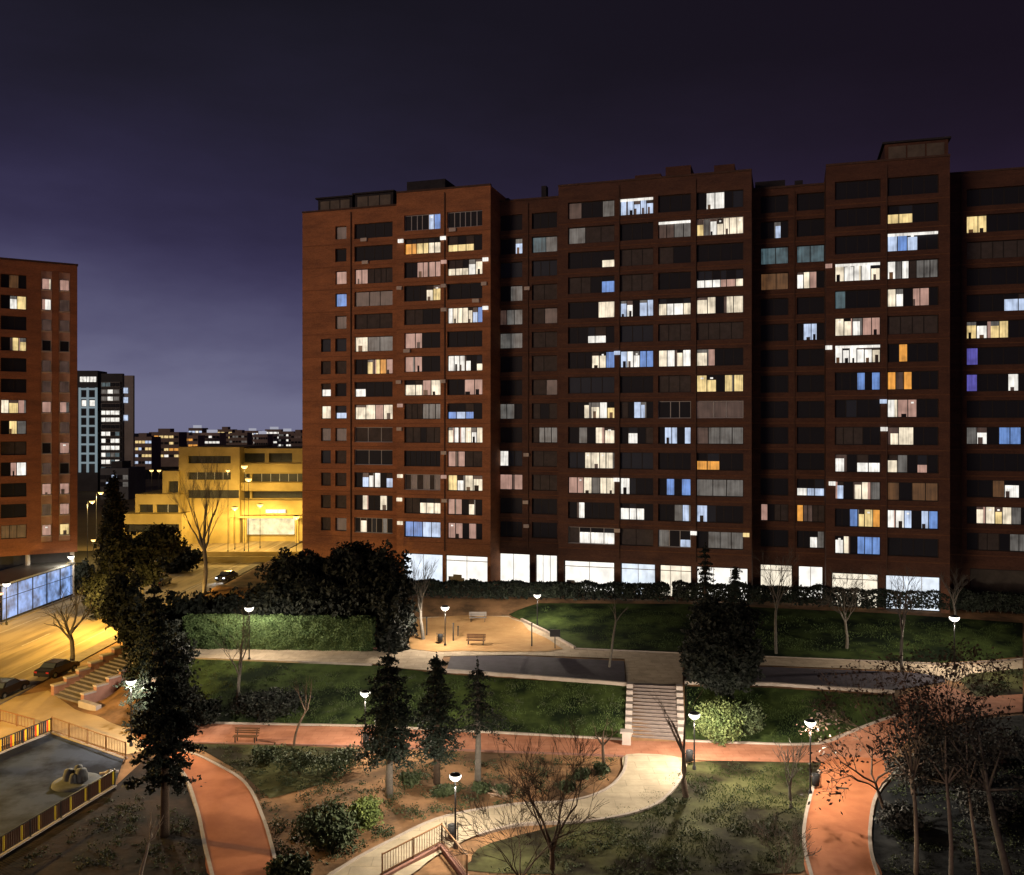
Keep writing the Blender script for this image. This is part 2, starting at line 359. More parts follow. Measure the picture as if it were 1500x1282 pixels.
def make_paths():
    # lawns
    drape('lawn', [(252,964),(550,975),(650,988),(918,1005),(918,1082),(700,1072),(530,1063),(272,1058),(240,1010)], M_grass, .03)
    drape('lawn', [(1003,1006),(1130,1008),(1308,1020),(1322,1045),(1195,1089),(1003,1084)], M_grass, .03)
    drape('lawn', [(745,900),(790,884),(1000,885),(1300,899),(1498,913),(1498,962),(1380,971),(1000,957),(842,950),(762,908)], M_grass, .03)
    drape('lawn', [(1395,985),(1498,980),(1498,1018),(1430,1022)], M_grassdry, .03)
    drape('lawn', smooth_poly([(1003,1118),(1190,1116),(1215,1122),(1180,1200),(1172,1279),(720,1279),(690,1262),(720,1235),(870,1197),(970,1165)],3), M_grassdry, .03)
    drape('lawn', [(280,1090),(420,1092),(520,1098),(470,1150),(395,1170),(350,1130)], M_grassdry, .03)
    dk = mat('dark_soil_shade', (.042,.025,.018), .95, .4, .6, .6, col2=(.009,.007,.007), contrast=(.4,.62), detail=8)
    drape('soil_shade', [(-60,1295),(168,1153),(215,1110),(250,1118),(270,1142),(286,1188),(298,1240),(310,1290)], dk, .03)  # dark sheet: lack of light at lower left painted into the soil colour
    dg = mat('grove_soil_shade', (.022,.023,.024), .95, .35, .6, .9, col2=(.008,.009,.011), contrast=(.4,.62), detail=8)
    drape('soil_shade', [(1322,1125),(1390,1066),(1498,1048),(1560,1300),(1292,1290),(1279,1250),(1278,1210),(1288,1165)], dg, .03)  # dark sheet: shade under the lower-right grove painted into the soil colour
    # upper path, playground, plaza and landing
    drape('path', [(262,946),(560,953),(600,905),(745,903),(762,910),(842,952),(1000,959),(1000,1003),(918,1003),(915,966),(760,960),(650,962),(640,984),(590,980),(545,973),(262,963)], M_pave, .06)
    drape('playground_sand', smooth_poly([(602,952),(612,908),(745,905),(775,925),(825,952),(760,956),(680,955)],2), M_sand, .10)
    drape('plaza', [(660,963),(760,962),(914,970),(916,1001),(790,992),(655,981)], M_plaza, .10)
    drape('path', [(1000,962),(1200,966),(1390,976),(1498,968),(1498,980),(1420,988),(1400,1000),(1340,984),(1130,976),(1000,974)], M_pave, .06)
    drape('plaza', [(1015,976),(1130,978),(1335,986),(1382,992),(1385,1000),(1310,1012),(1130,1001),(1003,999)], M_plaza, .06)
    # lower promenade
    drape('path', [(185,1068),(275,1061),(530,1066),(915,1086),(1003,1088),(1200,1092),(1322,1048),(1315,1022),(1385,1003),(1425,1022),(1498,1018),(1498,1044),(1390,1060),(1330,1085),(1300,1115),(1212,1117),(1000,1114),(915,1108),(700,1100),(520,1093),(270,1088),(215,1095)], M_red, .06)
    # curving garden paths
    drape('path', smooth_poly([(918,1107),(1001,1113),(998,1140),(975,1170),(930,1192),(860,1205),(760,1210),(700,1225),(640,1255),(585,1290),(475,1290),(560,1240),(640,1202),(740,1182),(830,1176),(885,1160),(912,1135)],4), M_cream, .10)
    drape('path', smooth_poly([(1212,1114),(1300,1114),(1318,1125),(1285,1165),(1275,1210),(1276,1250),(1288,1290),(1190,1290),(1178,1240),(1182,1190),(1195,1150)],4), M_redd, .10)
    drape('path', smooth_poly([(240,1090),(262,1098),(310,1118),(360,1150),(385,1200),(400,1250),(408,1290),(312,1290),(300,1240),(288,1185),(272,1140),(250,1115)],4), M_redd, .10)
    # plaza by the left stairs and the court
    drape('plaza', [(-60,1030),(30,1020),(70,1012),(110,1040),(180,1066),(215,1066),(230,1098),(185,1106),(75,1070),(-60,1115)], mat('ochre_paving', (.42,.30,.17), .9, .5, .25, .2), .05)
    drape('court', [(-60,1128),(74,1076),(182,1112),(168,1150),(-60,1290)], M_court, .05)
    # kerbs
    for k in ([(240,1090),(262,1098),(310,1118),(360,1150),(385,1200),(400,1250),(408,1290)], [(250,1115),(272,1140),(288,1185),(300,1240),(312,1290)],
              [(918,1110),(912,1135),(885,1160),(830,1176),(740,1182),(640,1202),(560,1240),(475,1290)], [(1001,1115),(998,1140),(975,1170),(930,1192),(860,1205),(760,1210),(700,1225)],
              [(1200,1130),(1190,1160),(1180,1200),(1178,1240),(1190,1290)], [(1318,1125),(1285,1165),(1275,1210),(1276,1250),(1288,1290)]):
        kerb(k, .2, .1)
    kerb([(275,1060),(530,1065),(700,1073),(914,1085)], .2, .12, sm=False); kerb([(1003,1087),(1200,1091),(1322,1047)], .2, .12, sm=False)
    kerb([(270,1089),(520,1094),(700,1101),(914,1109)], .15, .07, M_stone, sm=False)
    kerb([(650,984),(790,994),(918,1004)], .3, .2, sm=False); kerb([(1003,1002),(1130,1004),(1310,1016)], .3, .2, sm=False)
    kerb([(262,964),(545,975)], .2, .1, sm=False); kerb([(262,945),(555,951)], .15, .08, M_stone, sm=False)
    kerb([(764,909),(842,951)], .25, .2, sm=False); kerb([(842,951),(1000,958)], .15, .08, sm=False); kerb([(1120,963),(1385,974),(1498,966)], .15, .08, sm=False)
make_paths()

def make_road():
    r = MB(); r.face([(-62.5,20,.0),(-46,20,.0),(-46,420,.0),(-62.5,420,.0)]); tag(r.build('road', M_asph), kind='structure')
    p = MB(); p.box(-46,-44.4,20,420,-.1,.13); tag(p.build('pavement', mat('pavement_grey', (.2,.165,.13), .9, 1, .3)), kind='structure')
    p = MB(); p.box(-66,-62.5,20,170,-.1,.13); tag(p.build('pavement', MATS['pavement_grey']), kind='structure')
    q = MB(); q.face([(-230,190,.0),(-62.6,172,.0),(-62.6,420,.0),(-230,420,0)]); tag(q.build('road', mat('forecourt', (.36,.28,.15), .9, .1, .3)), kind='structure')
    q = MB(); q.face([(-44.3,136,.02),(10,136,.02),(10,260,.02),(-44.3,260,.02)]); tag(q.build('pavement', mat('forecourt', (.3,.25,.17))), kind='structure')
    l = MB()
    for i in range(9): l.box(-54.2,-54.05, 70+i*14, 76+i*14, .006, .01)
    for x in (-60.2, -48.4): l.box(x, x+.12, 60, 260, .006, .01)
    tag(l.build('road_marking', mat('worn_paint', (.55,.5,.42), .8, 3, .5)), kind='structure')
make_road()

# ------------------------------------------------------------------ windows
def dif(name, c): return mat(name, c, .7, 1.6, .35)
WM = {
 'w': emat('lit_white', (1.0,.96,.88), .92, fold=.42), 'c': emat('lit_cream', (1.0,.86,.64), .85, fold=.5),
 'y': emat('lit_yellow', (1.0,.74,.32), .80, fold=.5), 'o': emat('lit_orange', (1.0,.42,.07), .75, fold=.45),
 's': emat('lit_pale_blue', (.62,.75,1.0), .75, fold=.45), 'b': emat('lit_blue', (.20,.38,.85), .62, fold=.45),
 'p': emat('lit_pink', (1.0,.58,.46), .40, fold=.35), 'v': emat('lit_violet', (.16,.14,.62), .55, fold=.4),
 'g': emat('lit_grey_curtain', (.95,.9,.82), .10, fold=.6), 'r': emat('lit_dim_rose', (1.0,.58,.45), .05, fold=.6),
 'q': emat('lit_dim_amber', (1.0,.45,.16), .08, fold=.6), 't': emat('lit_teal', (.45,.75,.85), .11, fold=.7),
 'd': dif('blind_grey', (.10,.085,.08)), 'n': mat('glass_blue_dark', (.04,.048,.07), .45, spec=.08),
 'k': mat('glass_black', (.022,.023,.031), .45, spec=.06),
}
WK = list(WM.keys()); WMATS = [WM[k] for k in WK] + [M_frame, M_framel]
def add_window(parent, u0, u1, z0, z1, v, spec, pale=False, y_sign=1):
    """window part set back in its opening (local frame: x along the wall, y into the wall); its panes are the sub-part"""
    topbar = spec.startswith('^'); spec = spec.lstrip('^'); n = len(spec)
    fr = MB(); t = .07; d0 = v; d1 = v+.09
    fr.box(u0, u1, d0, d1, z0, z0+t); fr.box(u0, u1, d0, d1, z1-t, z1)
    fr.box(u0, u0+t, d0, d1, z0+t, z1-t); fr.box(u1-t, u1, d0, d1, z0+t, z1-t)
    cells = n if n > 1 else max(1, round((u1-u0)/1.3))
    sp = spec if n > 1 else spec*cells
    zc = random.choice((.5,.42,.6,.66))
    edges = [u0+t+(u1-u0-2*t)*i/cells for i in range(cells+1)]
    for i in range(1, cells):
        edges[i] += random.uniform(-.12,.12)*(u1-u0)/cells
        fr.box(edges[i]-.045, edges[i]+.045, d0+.01, d1-.01, z0+t, z1-t)
    # sill
    fr.box(u0+.005, u1-.005, v-.24, v-.005, z0-.004, z0+.03)
    win = fr.build('window', M_framel if pale else M_frame, parent)
    pn = MB(); vv = d0+.05
    for i, ch in enumerate(sp):
        a, b = edges[i], edges[i+1]
        if n > 2 and ch in 'wcy' and random.random() < .22: ch = random.choice('wcgcp')
        lo = ch.lower(); mi = WK.index(lo)
        if ch.isupper():
            zm = z0+t+(z1-z0)*zc
            pn.face([(a,vv,z0+t),(b,vv,z0+t),(b,vv,zm),(a,vv,zm)], mi)
            pn.face([(a,vv-.01,zm-.02),(b,vv-.01,zm-.02),(b,vv-.01,z1-t),(a,vv-.01,z1-t)], WK.index(random.choice('dkkn')))
        else:
            rr = random.random()
            if lo in 'wcyos' and rr < .35 and n > 1:         # roller blind part way down
                zm = z1-t-(z1-z0)*random.uniform(.12,.32)
                pn.face([(a,vv,z0+t),(b,vv,z0+t),(b,vv,zm),(a,vv,zm)], mi)
                pn.face([(a,vv-.01,zm-.02),(b,vv-.01,zm-.02),(b,vv-.01,z1-t),(a,vv-.01,z1-t)], WK.index(random.choice('gdrk')))
            else: pn.face([(a,vv,z0+t),(b,vv,z0+t),(b,vv,z1-t),(a,vv,z1-t)], mi)
            if lo in 'wcysp' and b-a > .5:
                q = random.random()
                if q < .30:                                   # plants, chair backs, cupboards against the light
                    xa = a+(b-a)*random.uniform(.05,.4); xb = xa+(b-a)*random.uniform(.25,.5); zt = z0+t+(z1-z0)*random.uniform(.15,.42)
                    pn.box(xa, xb, vv-.035, vv-.015, z0+t, zt, WK.index(random.choice('dqrk')))
                elif q < .55:                                 # curtain gathered to one side
                    w_ = (b-a)*random.uniform(.18,.34); xa = a if random.random() < .5 else b-w_
                    pn.box(xa, xa+w_, vv-.035, vv-.015, z0+t, z1-t, WK.index(random.choice('gpcr')))
                elif q < .65: pn.box(a+(b-a)*.35, a+(b-a)*.65, vv-.03, vv-.015, z1-t-.4, z1-t-.22, WK.index('w'))
    if topbar: pn.box(u0+.05, u1-.05, v-.2, v-.08, z1-.34, z1-.06, WK.index('w'))
    pn.build('pane', WMATS, win)
    return win
def facade(mb, u0, u1, z0, z1, v, holes, depth=.45):
    """flat wall with real openings, all in one skin"""
    us = sorted(set([u0,u1] + [a for H in holes for a in H[:2]])); zs = sorted(set([z0,z1] + [a for H in holes for a in H[2:4]]))
    def inside(u, z):
        return any(H[0] < u < H[1] and H[2] < z < H[3] for H in holes)
    # merge cells row by row to keep it light
    for za, zb in zip(zs, zs[1:]):
        st = None
        for ua, ub in zip(us, us[1:]):
            if inside((ua+ub)/2, (za+zb)/2):
                if st is not None: mb.face([(st,v,za),(ua,v,za),(ua,v,zb),(st,v,zb)]); st = None
            elif st is None: st = ua
        if st is not None: mb.face([(st,v,za),(u1,v,za),(u1,v,zb),(st,v,zb)])
    for H in holes:
        a, b, c, d = H[:4]; e = v+depth
        mb.face([(a,v,c),(a,e,c),(a,e,d),(a,v,d)]); mb.face([(b,v,c),(b,v,d),(b,e,d),(b,e,c)])
        mb.face([(a,v,c),(b,v,c),(b,e,c),(a,e,c)]); mb.face([(a,v,d),(a,e,d),(b,e,d),(b,v,d)])
        mb.face([(a,e,c),(b,e,c),(b,e,d),(a,e,d)])

# ------------------------------------------------------------------ the long brick block
UX, UY = .9547, -.2977; VX, VY = .2977, .9547; OY = 109.0
BROT = math.atan2(UY, UX)
def uu(px, v):                 # photo column -> distance along the facade on the plane set back by v
    t = (px-CX)/F; lam = (OY*VY+v)/(t*VX+VY); return lam*(t*UX+UY) - OY*UY
ROWZ = [50.2-3.0*i for i in range(14)]
vA, vC, vE, vG = 2.4, 3.7, 3.9, 7.6
SPEC = {
 'A1': [None]*5+['n','d','W','c','r','n','d','d','d'],
 'A2': ['r','k','p','b','r','n','d','k','S','r','d','d','d','r'],
 'A3': ['k','k','ppdddd','rrr','ddd','wgg','kkyyow','Wkkk','cccc','ddd','kkk','kswwkS','kckkck','kcknkyk'],
 'B1': ['kkkksb','OOYYCC','kkpppp','kkkyy','ddkk','ppkk','ppkk','CCpc','dddggg','ddkdd','kkkkkkk','drdrdr','ddCCC','bbss'],
 'B2': ['kkkkkk','YYYk','CCCww','kkk','cccccsb','kkkk','wwwwkC','kkpp','BSBk','cwwwww','ppdd','yycc','ppkck','ppkpk'],
 'C1': ['k','kks','n','kg','rgg','gg','k','kkk','ggk','k','wnn','pp','k','kkkk'],
 'C2': ['k','tg','n','dd','dr','dd','dd','dr','dkd','dggg','dd','ddd','kkk','kkk'],
 'D1': ['rkkg','gdd','kkkC','ddkB','kkw','kkWWk','kkkccb','n','kkcyyy','kgkcc','nncccc','ppcccc','kwkkkk','dWWW'],
 'D2': ['^sssss','k','d','d','swkss','n','swwbb','k','dkssk','kWkd','nnn','wnkk','WWWk','dd'],
 'D3': ['k','^rrgg','dk','k','CWWC','d','cwcw','d','kkk','kssks','kkkk','kbkb','kkgs','gkS'],
 'D4': ['kwwkn','ycwccyc','k','WWWPPC','cwkcc','d','cckkk','yykyy','rrr','rggg','OOkk','ggg','snkkk','kggg'],
 'E1': ['k','kksk','tt','qq','k','k','k','k','k','k','k','k','pkdd','k'],
 'E2': ['k','k','tt','ccck','k','kssk','k','k','k','k','k','WSS','orrdd','kkWg'],
 'F1': ['k','k','k','^wwwwc','tkkk','ccwpp','^wwwwww','kkkbkb','knkk','dddkk','wkWW','skccg','kkbyyo','wwkbbb'],
 'F2': ['k','YYkk','^sbskk','wwwdggg','cckppk','dddd','kokkk','orokkk','wppkk','cckk','cckPk','qkqq','wwsksb','kkkk'],
 'G1': ['k','yykkkk','d','k','kkkSS','ywyykk','vkkkk','vkkkwk','k','wwkbbk','k','kkqwk','kccycgk','kddkgg'],
}
COLS = {'A1':(470,484.5),'A2':(491,507.5),'A3':(519,575),'B1':(592,645),'B2':(655,706.5),'C1':(731,765),'C2':(779,816),
        'D1':(832,900),'D2':(908,957),'D3':(964,1012),'D4':(1020,1089),'E1':(1114,1155),'E2':(1167,1208),'F1':(1223,1290),'F2':(1300,1375),'G1':(1416,1512)}
# recessed wings, the photo column where the facade steps, roof height
SECT = {'A':(443,581,vA,53.2),'B':(581,718.5,0,54.1),'C':(718.5,818,vC,52.9),'D':(818,1101,0,53.2),'E':(1101,1210,vE,52.0),'F':(1210,1391.5,0,53.0),'G':(1391.5,1640,vG,53.0)}
GFW = {'B':[(590,648,'s'),(652,714,'w')],'C':[(727,776,'w'),(784,816,'w')],'D':[(826,900,'w'),(909,960,'s'),(966,1013,'c'),(1020,1096,'w')],
       'E':[(1113,1161,'c'),(1169,1206,'w')],'F':[(1218,1287,'c'),(1297,1378,'s')],'G':[(1421,1510,'q')],'A':[(525,560,'r')]}
GE = {'w': emat('shop_white', (1.0,.96,.88), 1.15, sampled=True, fold=.22, fscale=.8), 'c': emat('shop_cream', (1.0,.89,.70), 1.0, sampled=True, fold=.24, fscale=2), 's': emat('shop_blue_white', (.80,.89,1.0), 1.0, sampled=True, fold=.28, fscale=.9),
      'q': mat('shop_dark_glass', (.10,.085,.07), .4, 1, .4), 'r': emat('shop_dim', (1,.5,.36), .06, fold=.3)}
def u_step(px, va, vb):        # u of the corner where two sections meet (corner belongs to the front one)
    return uu(px, min(va, vb))
BL = empty('apartment_block', (0, OY, 0), BROT, 'left third of the long brick row, brick tinted as if lit, beside the yellow building', 'building', 'brick apartment blocks joined in one long row')
BM = empty('apartment_block', (0, OY, 0), BROT, 'middle third of the long brick row, four window bays and low roof huts', 'building', 'brick apartment blocks joined in one long row')
BR = empty('apartment_block', (0, OY, 0), BROT, 'right third of the long brick row, with a glazed penthouse on its roof', 'building', 'brick apartment blocks joined in one long row')
HOME = {'A':BL,'B':BL,'C':BL,'D':BM,'E':BM,'F':BR,'G':BR}
BMAT = {'A':M_brickA,'B':M_brickA,'C':M_brickD,'D':M_brickD,'E':M_brickF,'F':M_brickF,'G':M_brickF}  # brick tones carry painted light: left end brighter, recessed bays darker
def make_block():
    names = 'ABCDEFG'; bounds = {}
    for i, n in enumerate(names):
        a, b, v, zr = SECT[n]
        ua = uu(a, v) if i == 0 else u_step(a, v, SECT[names[i-1]][2])
        ub = uu(b, v) if i == 6 else u_step(b, v, SECT[names[i+1]][2])
        bounds[n] = (ua, ub, v, zr)
    for n in names:
        ua, ub, v, zr = bounds[n]; root = HOME[n]; holes = []; wins = []
        for cn, (pa, pb) in COLS.items():
            if cn[0] != n: continue
            for i, sp in enumerate(SPEC[cn]):
                if sp is None: continue
                wa, wb = uu(pa, v), uu(pb, v); hh = 1.0 if cn not in ('A1','A2') else .88
                zc = ROWZ[i]
                holes.append((wa, wb, zc-hh, zc+hh)); wins.append((wa, wb, zc-hh, zc+hh, sp, cn, i))
        gw = []
        for pa, pb, code in GFW[n]:
            wa, wb = uu(pa, v), uu(pb, v); zt = 8.15 if n != 'A' else 7.4
            holes.append((wa, wb, 4.35, zt)); gw.append((wa, wb, 4.35, zt, code))
        mb = MB(); facade(mb, ua, ub, 3.2, zr, v, holes)
        # vertical downpipe-thin pilasters between bays, string courses under each row
        D = 16
        mb.face([(ub,v,3.2),(ub,D,3.2),(ub,D,zr),(ub,v,zr)]); mb.face([(ua,v,3.2),(ua,v,zr),(ua,D,zr),(ua,D,3.2)])
        mb.face([(ua,D,3.2),(ua,D,zr),(ub,D,zr),(ub,D,3.2)])
        w = mb.build('wall', BMAT[n], root)
        for pu in {'A':(512,),'B':(649,),'C':(771,),'D':(904,1016),'E':(1160,),'F':(1295,),'G':(1405,)}[n]:
            x = uu(pu, v)+.25; dp = MB(); dp.box(x-.06, x+.06, v-.16, v-.06, 8.6, zr-.4); dp.build('downpipe', mat('downpipe_brown', (.11,.06,.042), .7, 1, .3), root)
        cp = MB(); cp.box(ua-.02, ub+.02, v-.12, v+.35, zr+.002, zr+.22); cp.build('coping', mat('coping', (.10,.06,.045), .9, 2, .3), root)
        rf = MB(); rf.face([(ua,v+.36,zr-.02),(ub,v+.36,zr-.02),(ub,D,zr-.02),(ua,D,zr-.02)]); rf.build('roof', M_roof, root)
        # thin string courses (slab edges) that catch a little light
        sc = MB()
        for z in ROWZ: 
            sc.box(ua+.02, ub-.02, v-.05, v-.003, z-1.62, z-1.5)
        sc.build('string_course', mat('slab_edge_'+('a' if n in 'AB' else 'd'), (.30,.13,.065) if n in 'AB' else (.17,.08,.045), .9, 1.3, .35), root)  # slab edges coloured lighter too on the brighter-painted left end
        for wa, wb, z0, z1, sp, cn, i in wins:
            pale = (cn, i) in {('B1',0),('B2',0),('A3',10),('A3',9),('D1',13),('D3',8),('D4',8),('B1',11),('D3',13),('D4',1),('A3',13)}
            add_window(root, wa+.01, wb-.01, z0+.01, z1-.01, v+.30, sp, pale)
        for wa, wb, z0, z1, code in gw:
            f = MB(); a, b, c, d = wa+.01, wb-.01, z0+.01, z1-.01; y0 = v+.28; y1 = v+.36
            f.box(a,b,y0,y1,c,c+.12); f.box(a,b,y0,y1,d-.12,d); f.box(a,a+.1,y0,y1,c+.12,d-.12); f.box(b-.1,b,y0,y1,c+.12,d-.12)
            k = random.choice((2,3)); 
            f_o = f.build('shop_window', M_frame, root)
            p = MB(); p.face([(a,v+.33,c),(b,v+.33,c),(b,v+.33,d),(a,v+.33,d)]); p.build('pane', GE[code], f_o)
            if code in 'wcs':
                m = MB()
                for j in range(1, k):
                    x = a+(b-a)*j/k; m.box(x-.03, x+.03, v+.29, v+.32, c+.12, d-.12)
                m.build('glazing_bar', mat('glazing_bar', (.5,.48,.44), .6), f_o)
                if random.random() < .5:                     # shelves, plants and counters standing behind the glass
                    q = MB(); 
                    for _ in range(3):
                        x = random.uniform(a+.2, b-1.3); q.box(x, x+random.uniform(.5,1.2), v+.300+_*.003, v+.302+_*.003, c+.12, c+random.uniform(.8,1.5))
                    q.box(a+.1, b-.1, v+.285, v+.299, d-.75, d-.66)
                    q.build('furniture', mat('interior_grey', (.42,.40,.38), .8), f_o)
    # roof houses ---------------------------------------------------
    def rbox(root, pa, pb, v0, v1, z0, z1, name, m, glass=None):
        a, b = uu(pa, v0), uu(pb, v0); q = MB(); q.box(a, b, v0, v1, z0, z1); o = q.build(name, m, root)
        if glass:
            g = MB(); n = glass; ww = (b-a-.6)/n
            for i in range(n):
                x = a+.3+i*ww; g.box(x+.08, x+ww-.08, v0-.05, v0-.01, z0+.35, z1-.3)
            g.build('pane', mat('penthouse_glass', (.16,.13,.10), .4, 1, .4), o)
            c = MB(); c.box(a-.25, b+.25, v0-.35, v1+.2, z1+.003, z1+.2); c.build('eave', M_dark, o)
        return o
    rbox(BL, 466, 516, vA+1.2, 12, 53.15, 55.2, 'penthouse', M_dark, 3); rbox(BL, 520, 576, vA+1.2, 12, 53.15, 55.4, 'penthouse', M_dark, 3)
    rbox(BL, 596, 652, 2.5, 10, 54.05, 56.2, 'penthouse', M_dark); rbox(BL, 652, 664, 3.5, 8, 54.05, 55.4, 'roof_hut', M_dark)
    rbox(BL, 722, 745, 6, 12, 52.85, 54.0, 'roof_hut', M_dark); rbox(BL, 793, 800, 6, 7, 52.85, 55.2, 'chimney', M_dark)
    for a, b, z in ((872,905,54.1),(930,968,54.5),(975,1012,55.2),(1046,1076,54.9)): rbox(BM, a, b, 2.5, 9, 53.15, z, 'roof_hut', M_brickF)
    rbox(BM, 1106, 1150, 6, 12, 51.95, 53.5, 'roof_hut', M_dark); rbox(BM, 1164, 1176, 6, 9, 51.95, 53.3, 'chimney', M_dark)
    rbox(BR, 1296, 1389, .9, 12, 52.95, 55.1, 'penthouse', M_brickF, 3)
    # small wall lamps and boxes on the piers
    def lamp(px, row, v, code, root, dz=.75, w=.35):
        q = MB(); u = uu(px, v-.15); z = ROWZ[row]+dz; q.box(u-w, u+w, v-.28, v-.06, z-.22, z+.22)
        q.build('balcony_lamp' if code in 'wcsyp' else 'air_conditioner', WM[code] if code in 'wcsyp' else mat('ac_white', (.55,.48,.42), .6), root)
    for px, r, c in ((587,1,'w'),(649,1,'w'),(650,2,'p'),(711,2,'w'),(586,11,'c'),(650,11,'p'),(585,12,'c'),(586,13,'c'),(650,4,'g'),(711,4,'w'),(586,8,'p'),(651,12,'x'),(585,3,'x'),(709,3,'x'),(650,3,'x'),(584,7,'x'),(649,7,'x'),(585,9,'x'),(650,10,'x')):
        lamp(px, r, 0, c, BL)
    for px, r, dz in ((533,0,-1.2),(535,1,-1.2),(663,0,-1.3),(596,5,-1.3),(697,3,-1.3)): lamp(px, r, vA if px < 581 else 0, 'x', BL, dz, .45)
    for px, r, c in ((904,6,'s'),(903,11,'w'),(904,13,'x'),(1016,13,'w'),(1093,13,'y')): lamp(px, r, 0, c, BM)
    for px, r, v in ((722.5,10,3.6),(772,3,3.6),(771,10,3.6),(771,13,3.6),(770,12,3.6)): lamp(px, r, v, 'w' if px < 730 else 'x', BL, .5)
    for px, r, c in ((1214,3,'p'),(1214,6,'w'),(1294,8,'s'),(1295,9,'w'),(1219,11,'w')): lamp(px, r, 0, c, BR)
make_block()

# ------------------------------------------------------------------ brick tower at the far left
def make_tower():
    Rx, Ry = -62.2, 127.0; ux, uy = .853, .523
    rot = math.atan2(uy, ux); vx, vy = -uy, ux
    root = empty('apartment_tower', (Rx, Ry, 0), rot, 'tall brick tower at the left edge with two strips of pinkish windows', 'building')
    def u(px, v=0):
        t = (px-CX)/F; lam = (Rx*vx+Ry*vy+v)/(t*vx+vy); return lam*(t*ux+uy) - (Rx*ux+Ry*uy)
    br = brick('brick_tower', (.46,.20,.10), (.38,.16,.08))
    holes = []; W_ = ['kqk','kwy','k','kyy','k','k','cyy','kyy','d','kww','k','k','qqq']
    L1 = ['p','r','w','r','k','p','d','r','d','p','r','d','r','p','p','k','p'] ; rows = [44.4-2.89*i for i in range(13)]
    strips = [(60,76.5),(86,103)]
    wins = []
    for i, z in enumerate(rows):
        holes.append((u(1), u(39), z-.95, z+.95)); wins.append((u(1), u(39), z-.95, z+.95, W_[i], .3))
    for a, b in strips: holes.append((u(a), u(b), 8.0, 46.2))
    uL = u(-75)
    mb = MB(); facade(mb, uL, 0, 6.4, 47.3, 0, holes, .5)
    mb.face([(0,0,6.4),(0,18,6.4),(0,18,47.3),(0,0,47.3)]); mb.face([(uL,0,6.4),(uL,0,47.3),(uL,18,47.3),(uL,18,6.4)]); mb.face([(uL,18,6.4),(uL,18,47.3),(0,18,47.3),(0,18,6.4)])
    mb.face([(uL,0,6.4),(uL,18,6.4),(0,18,6.4),(0,0,6.4)])
    mb.build('wall', br, root)
    c = MB(); c.box(uL-.1,.1,-.12,18.1,47.303,47.55); c.build('coping', MATS['coping'], root)
    for wa, wb, z0, z1, sp, v in wins: add_window(root, wa+.01, wb-.01, z0+.01, z1-.01, v, sp)
    strip_m = mat('strip_panel', (.62,.40,.31), .8, .8, .3)
    sp2 = [['p','r','r','k','r','r','p','r','k','r','p','r','p'],['p','r','r','k','r','r','p','r','p','k','p','p','y']]
    for si, (a, b) in enumerate(strips):
        q = MB(); q.face([(u(a)+.02,.2,8.0),(u(b)-.02,.2,8.0),(u(b)-.02,.2,46.2),(u(a)+.02,.2,46.2)]); q.build('window_panel', strip_m, root)
        for i, z in enumerate(rows):
            code = sp2[si][i]
            if si == 0 and i == 1: code = 'w'
            w = add_window(root, u(a)+.12, u(b)-.12, z-.8, z+.75, .10, code, pale=True)
            s = MB(); s.box(u(a)+.03, u(b)-.03, .0, .18, z-.98, z-.84); s.build('sill', mat('pale_sill', (.6,.48,.4), .7), w)
    # base: recessed dark lobby and round columns
    q = MB(); q.box(uL, -.8, 2.5, 17, 0, 6.38); q.build('lobby_wall', mat('lobby_wall', (.05,.05,.055), .9, 1, .3), root)
    for x in (-.6, -6.2, -12, -18):
        q = MB(); q.tube([(x,.8,0),(x,.8,6.4)], .3, 10); q.build('column', mat('column_white', (.5,.48,.46), .8), root)
    return root
make_tower()
def make_glass_wall():
    # blue lit glass enclosure that runs along the pavement beneath the tower
    a = Vector((-62.9,109.5,0)); b = Vector((-62.9,127.2,0))
    root = empty('glass_pavilion', tuple(a), math.pi/2, 'blue lit glass pavilion along the pavement under the left brick tower', 'pavilion')
    L = (b-a).length; n = 5
    f = MB()
    for i in range(n+1): x = L*i/n; f.box(x-.06, x+.06, 0, .14, .13, 4.6)
    f.box(0, L, .01, .13, 4.46, 4.62); f.box(0, L, .01, .13, 2.9, 2.96); f.box(0, L, .01, .13, .13, .35)
    f.build('frame', M_metal, root)
    g = MB()
    for i in range(n): g.face([(L*i/n+.06,.1,.35),(L*(i+1)/n-.06,.1,.35),(L*(i+1)/n-.06,.1,4.46),(L*i/n+.06,.1,4.46)])
    g.build('pane', emat('pavilion_glass', (.30,.50,1.0), .62, fold=.8, fscale=.5), root)
    r = MB(); r.box(-.2, L+.2, -.2, 6, 4.63, 4.85); r.box(0, L, .3, 5.8, .13, .2); r.build('roof', M_metalg, root)
    # low brown annex to its left
    r2 = empty('annex', (-62.9,98.0,0), math.pi/2, 'low brown annex with dark windows at the left edge beside the road', 'building')
    w = MB(); facade(w, 0, 11, 0, 3.6, 0, [(1,3,1,2.8),(4,6,1,2.8),(7,9.6,1,2.8)], .3); w.box(0,11,.5,5,0,3.55); w.build('wall', mat('annex_wall', (.20,.11,.07), .9, 1, .3), r2)
    for x0, x1 in ((1,3),(4,6),(7,9.6)): add_window(r2, x0+.01, x1-.01, 1.01, 2.79, .15, 'kk')
    c = MB(); c.box(-.2,11.2,-.3,5.2,3.603,3.8); c.build('roof', mat('annex_roof', (.25,.14,.09), .9, 1, .3), r2)
make_glass_wall()

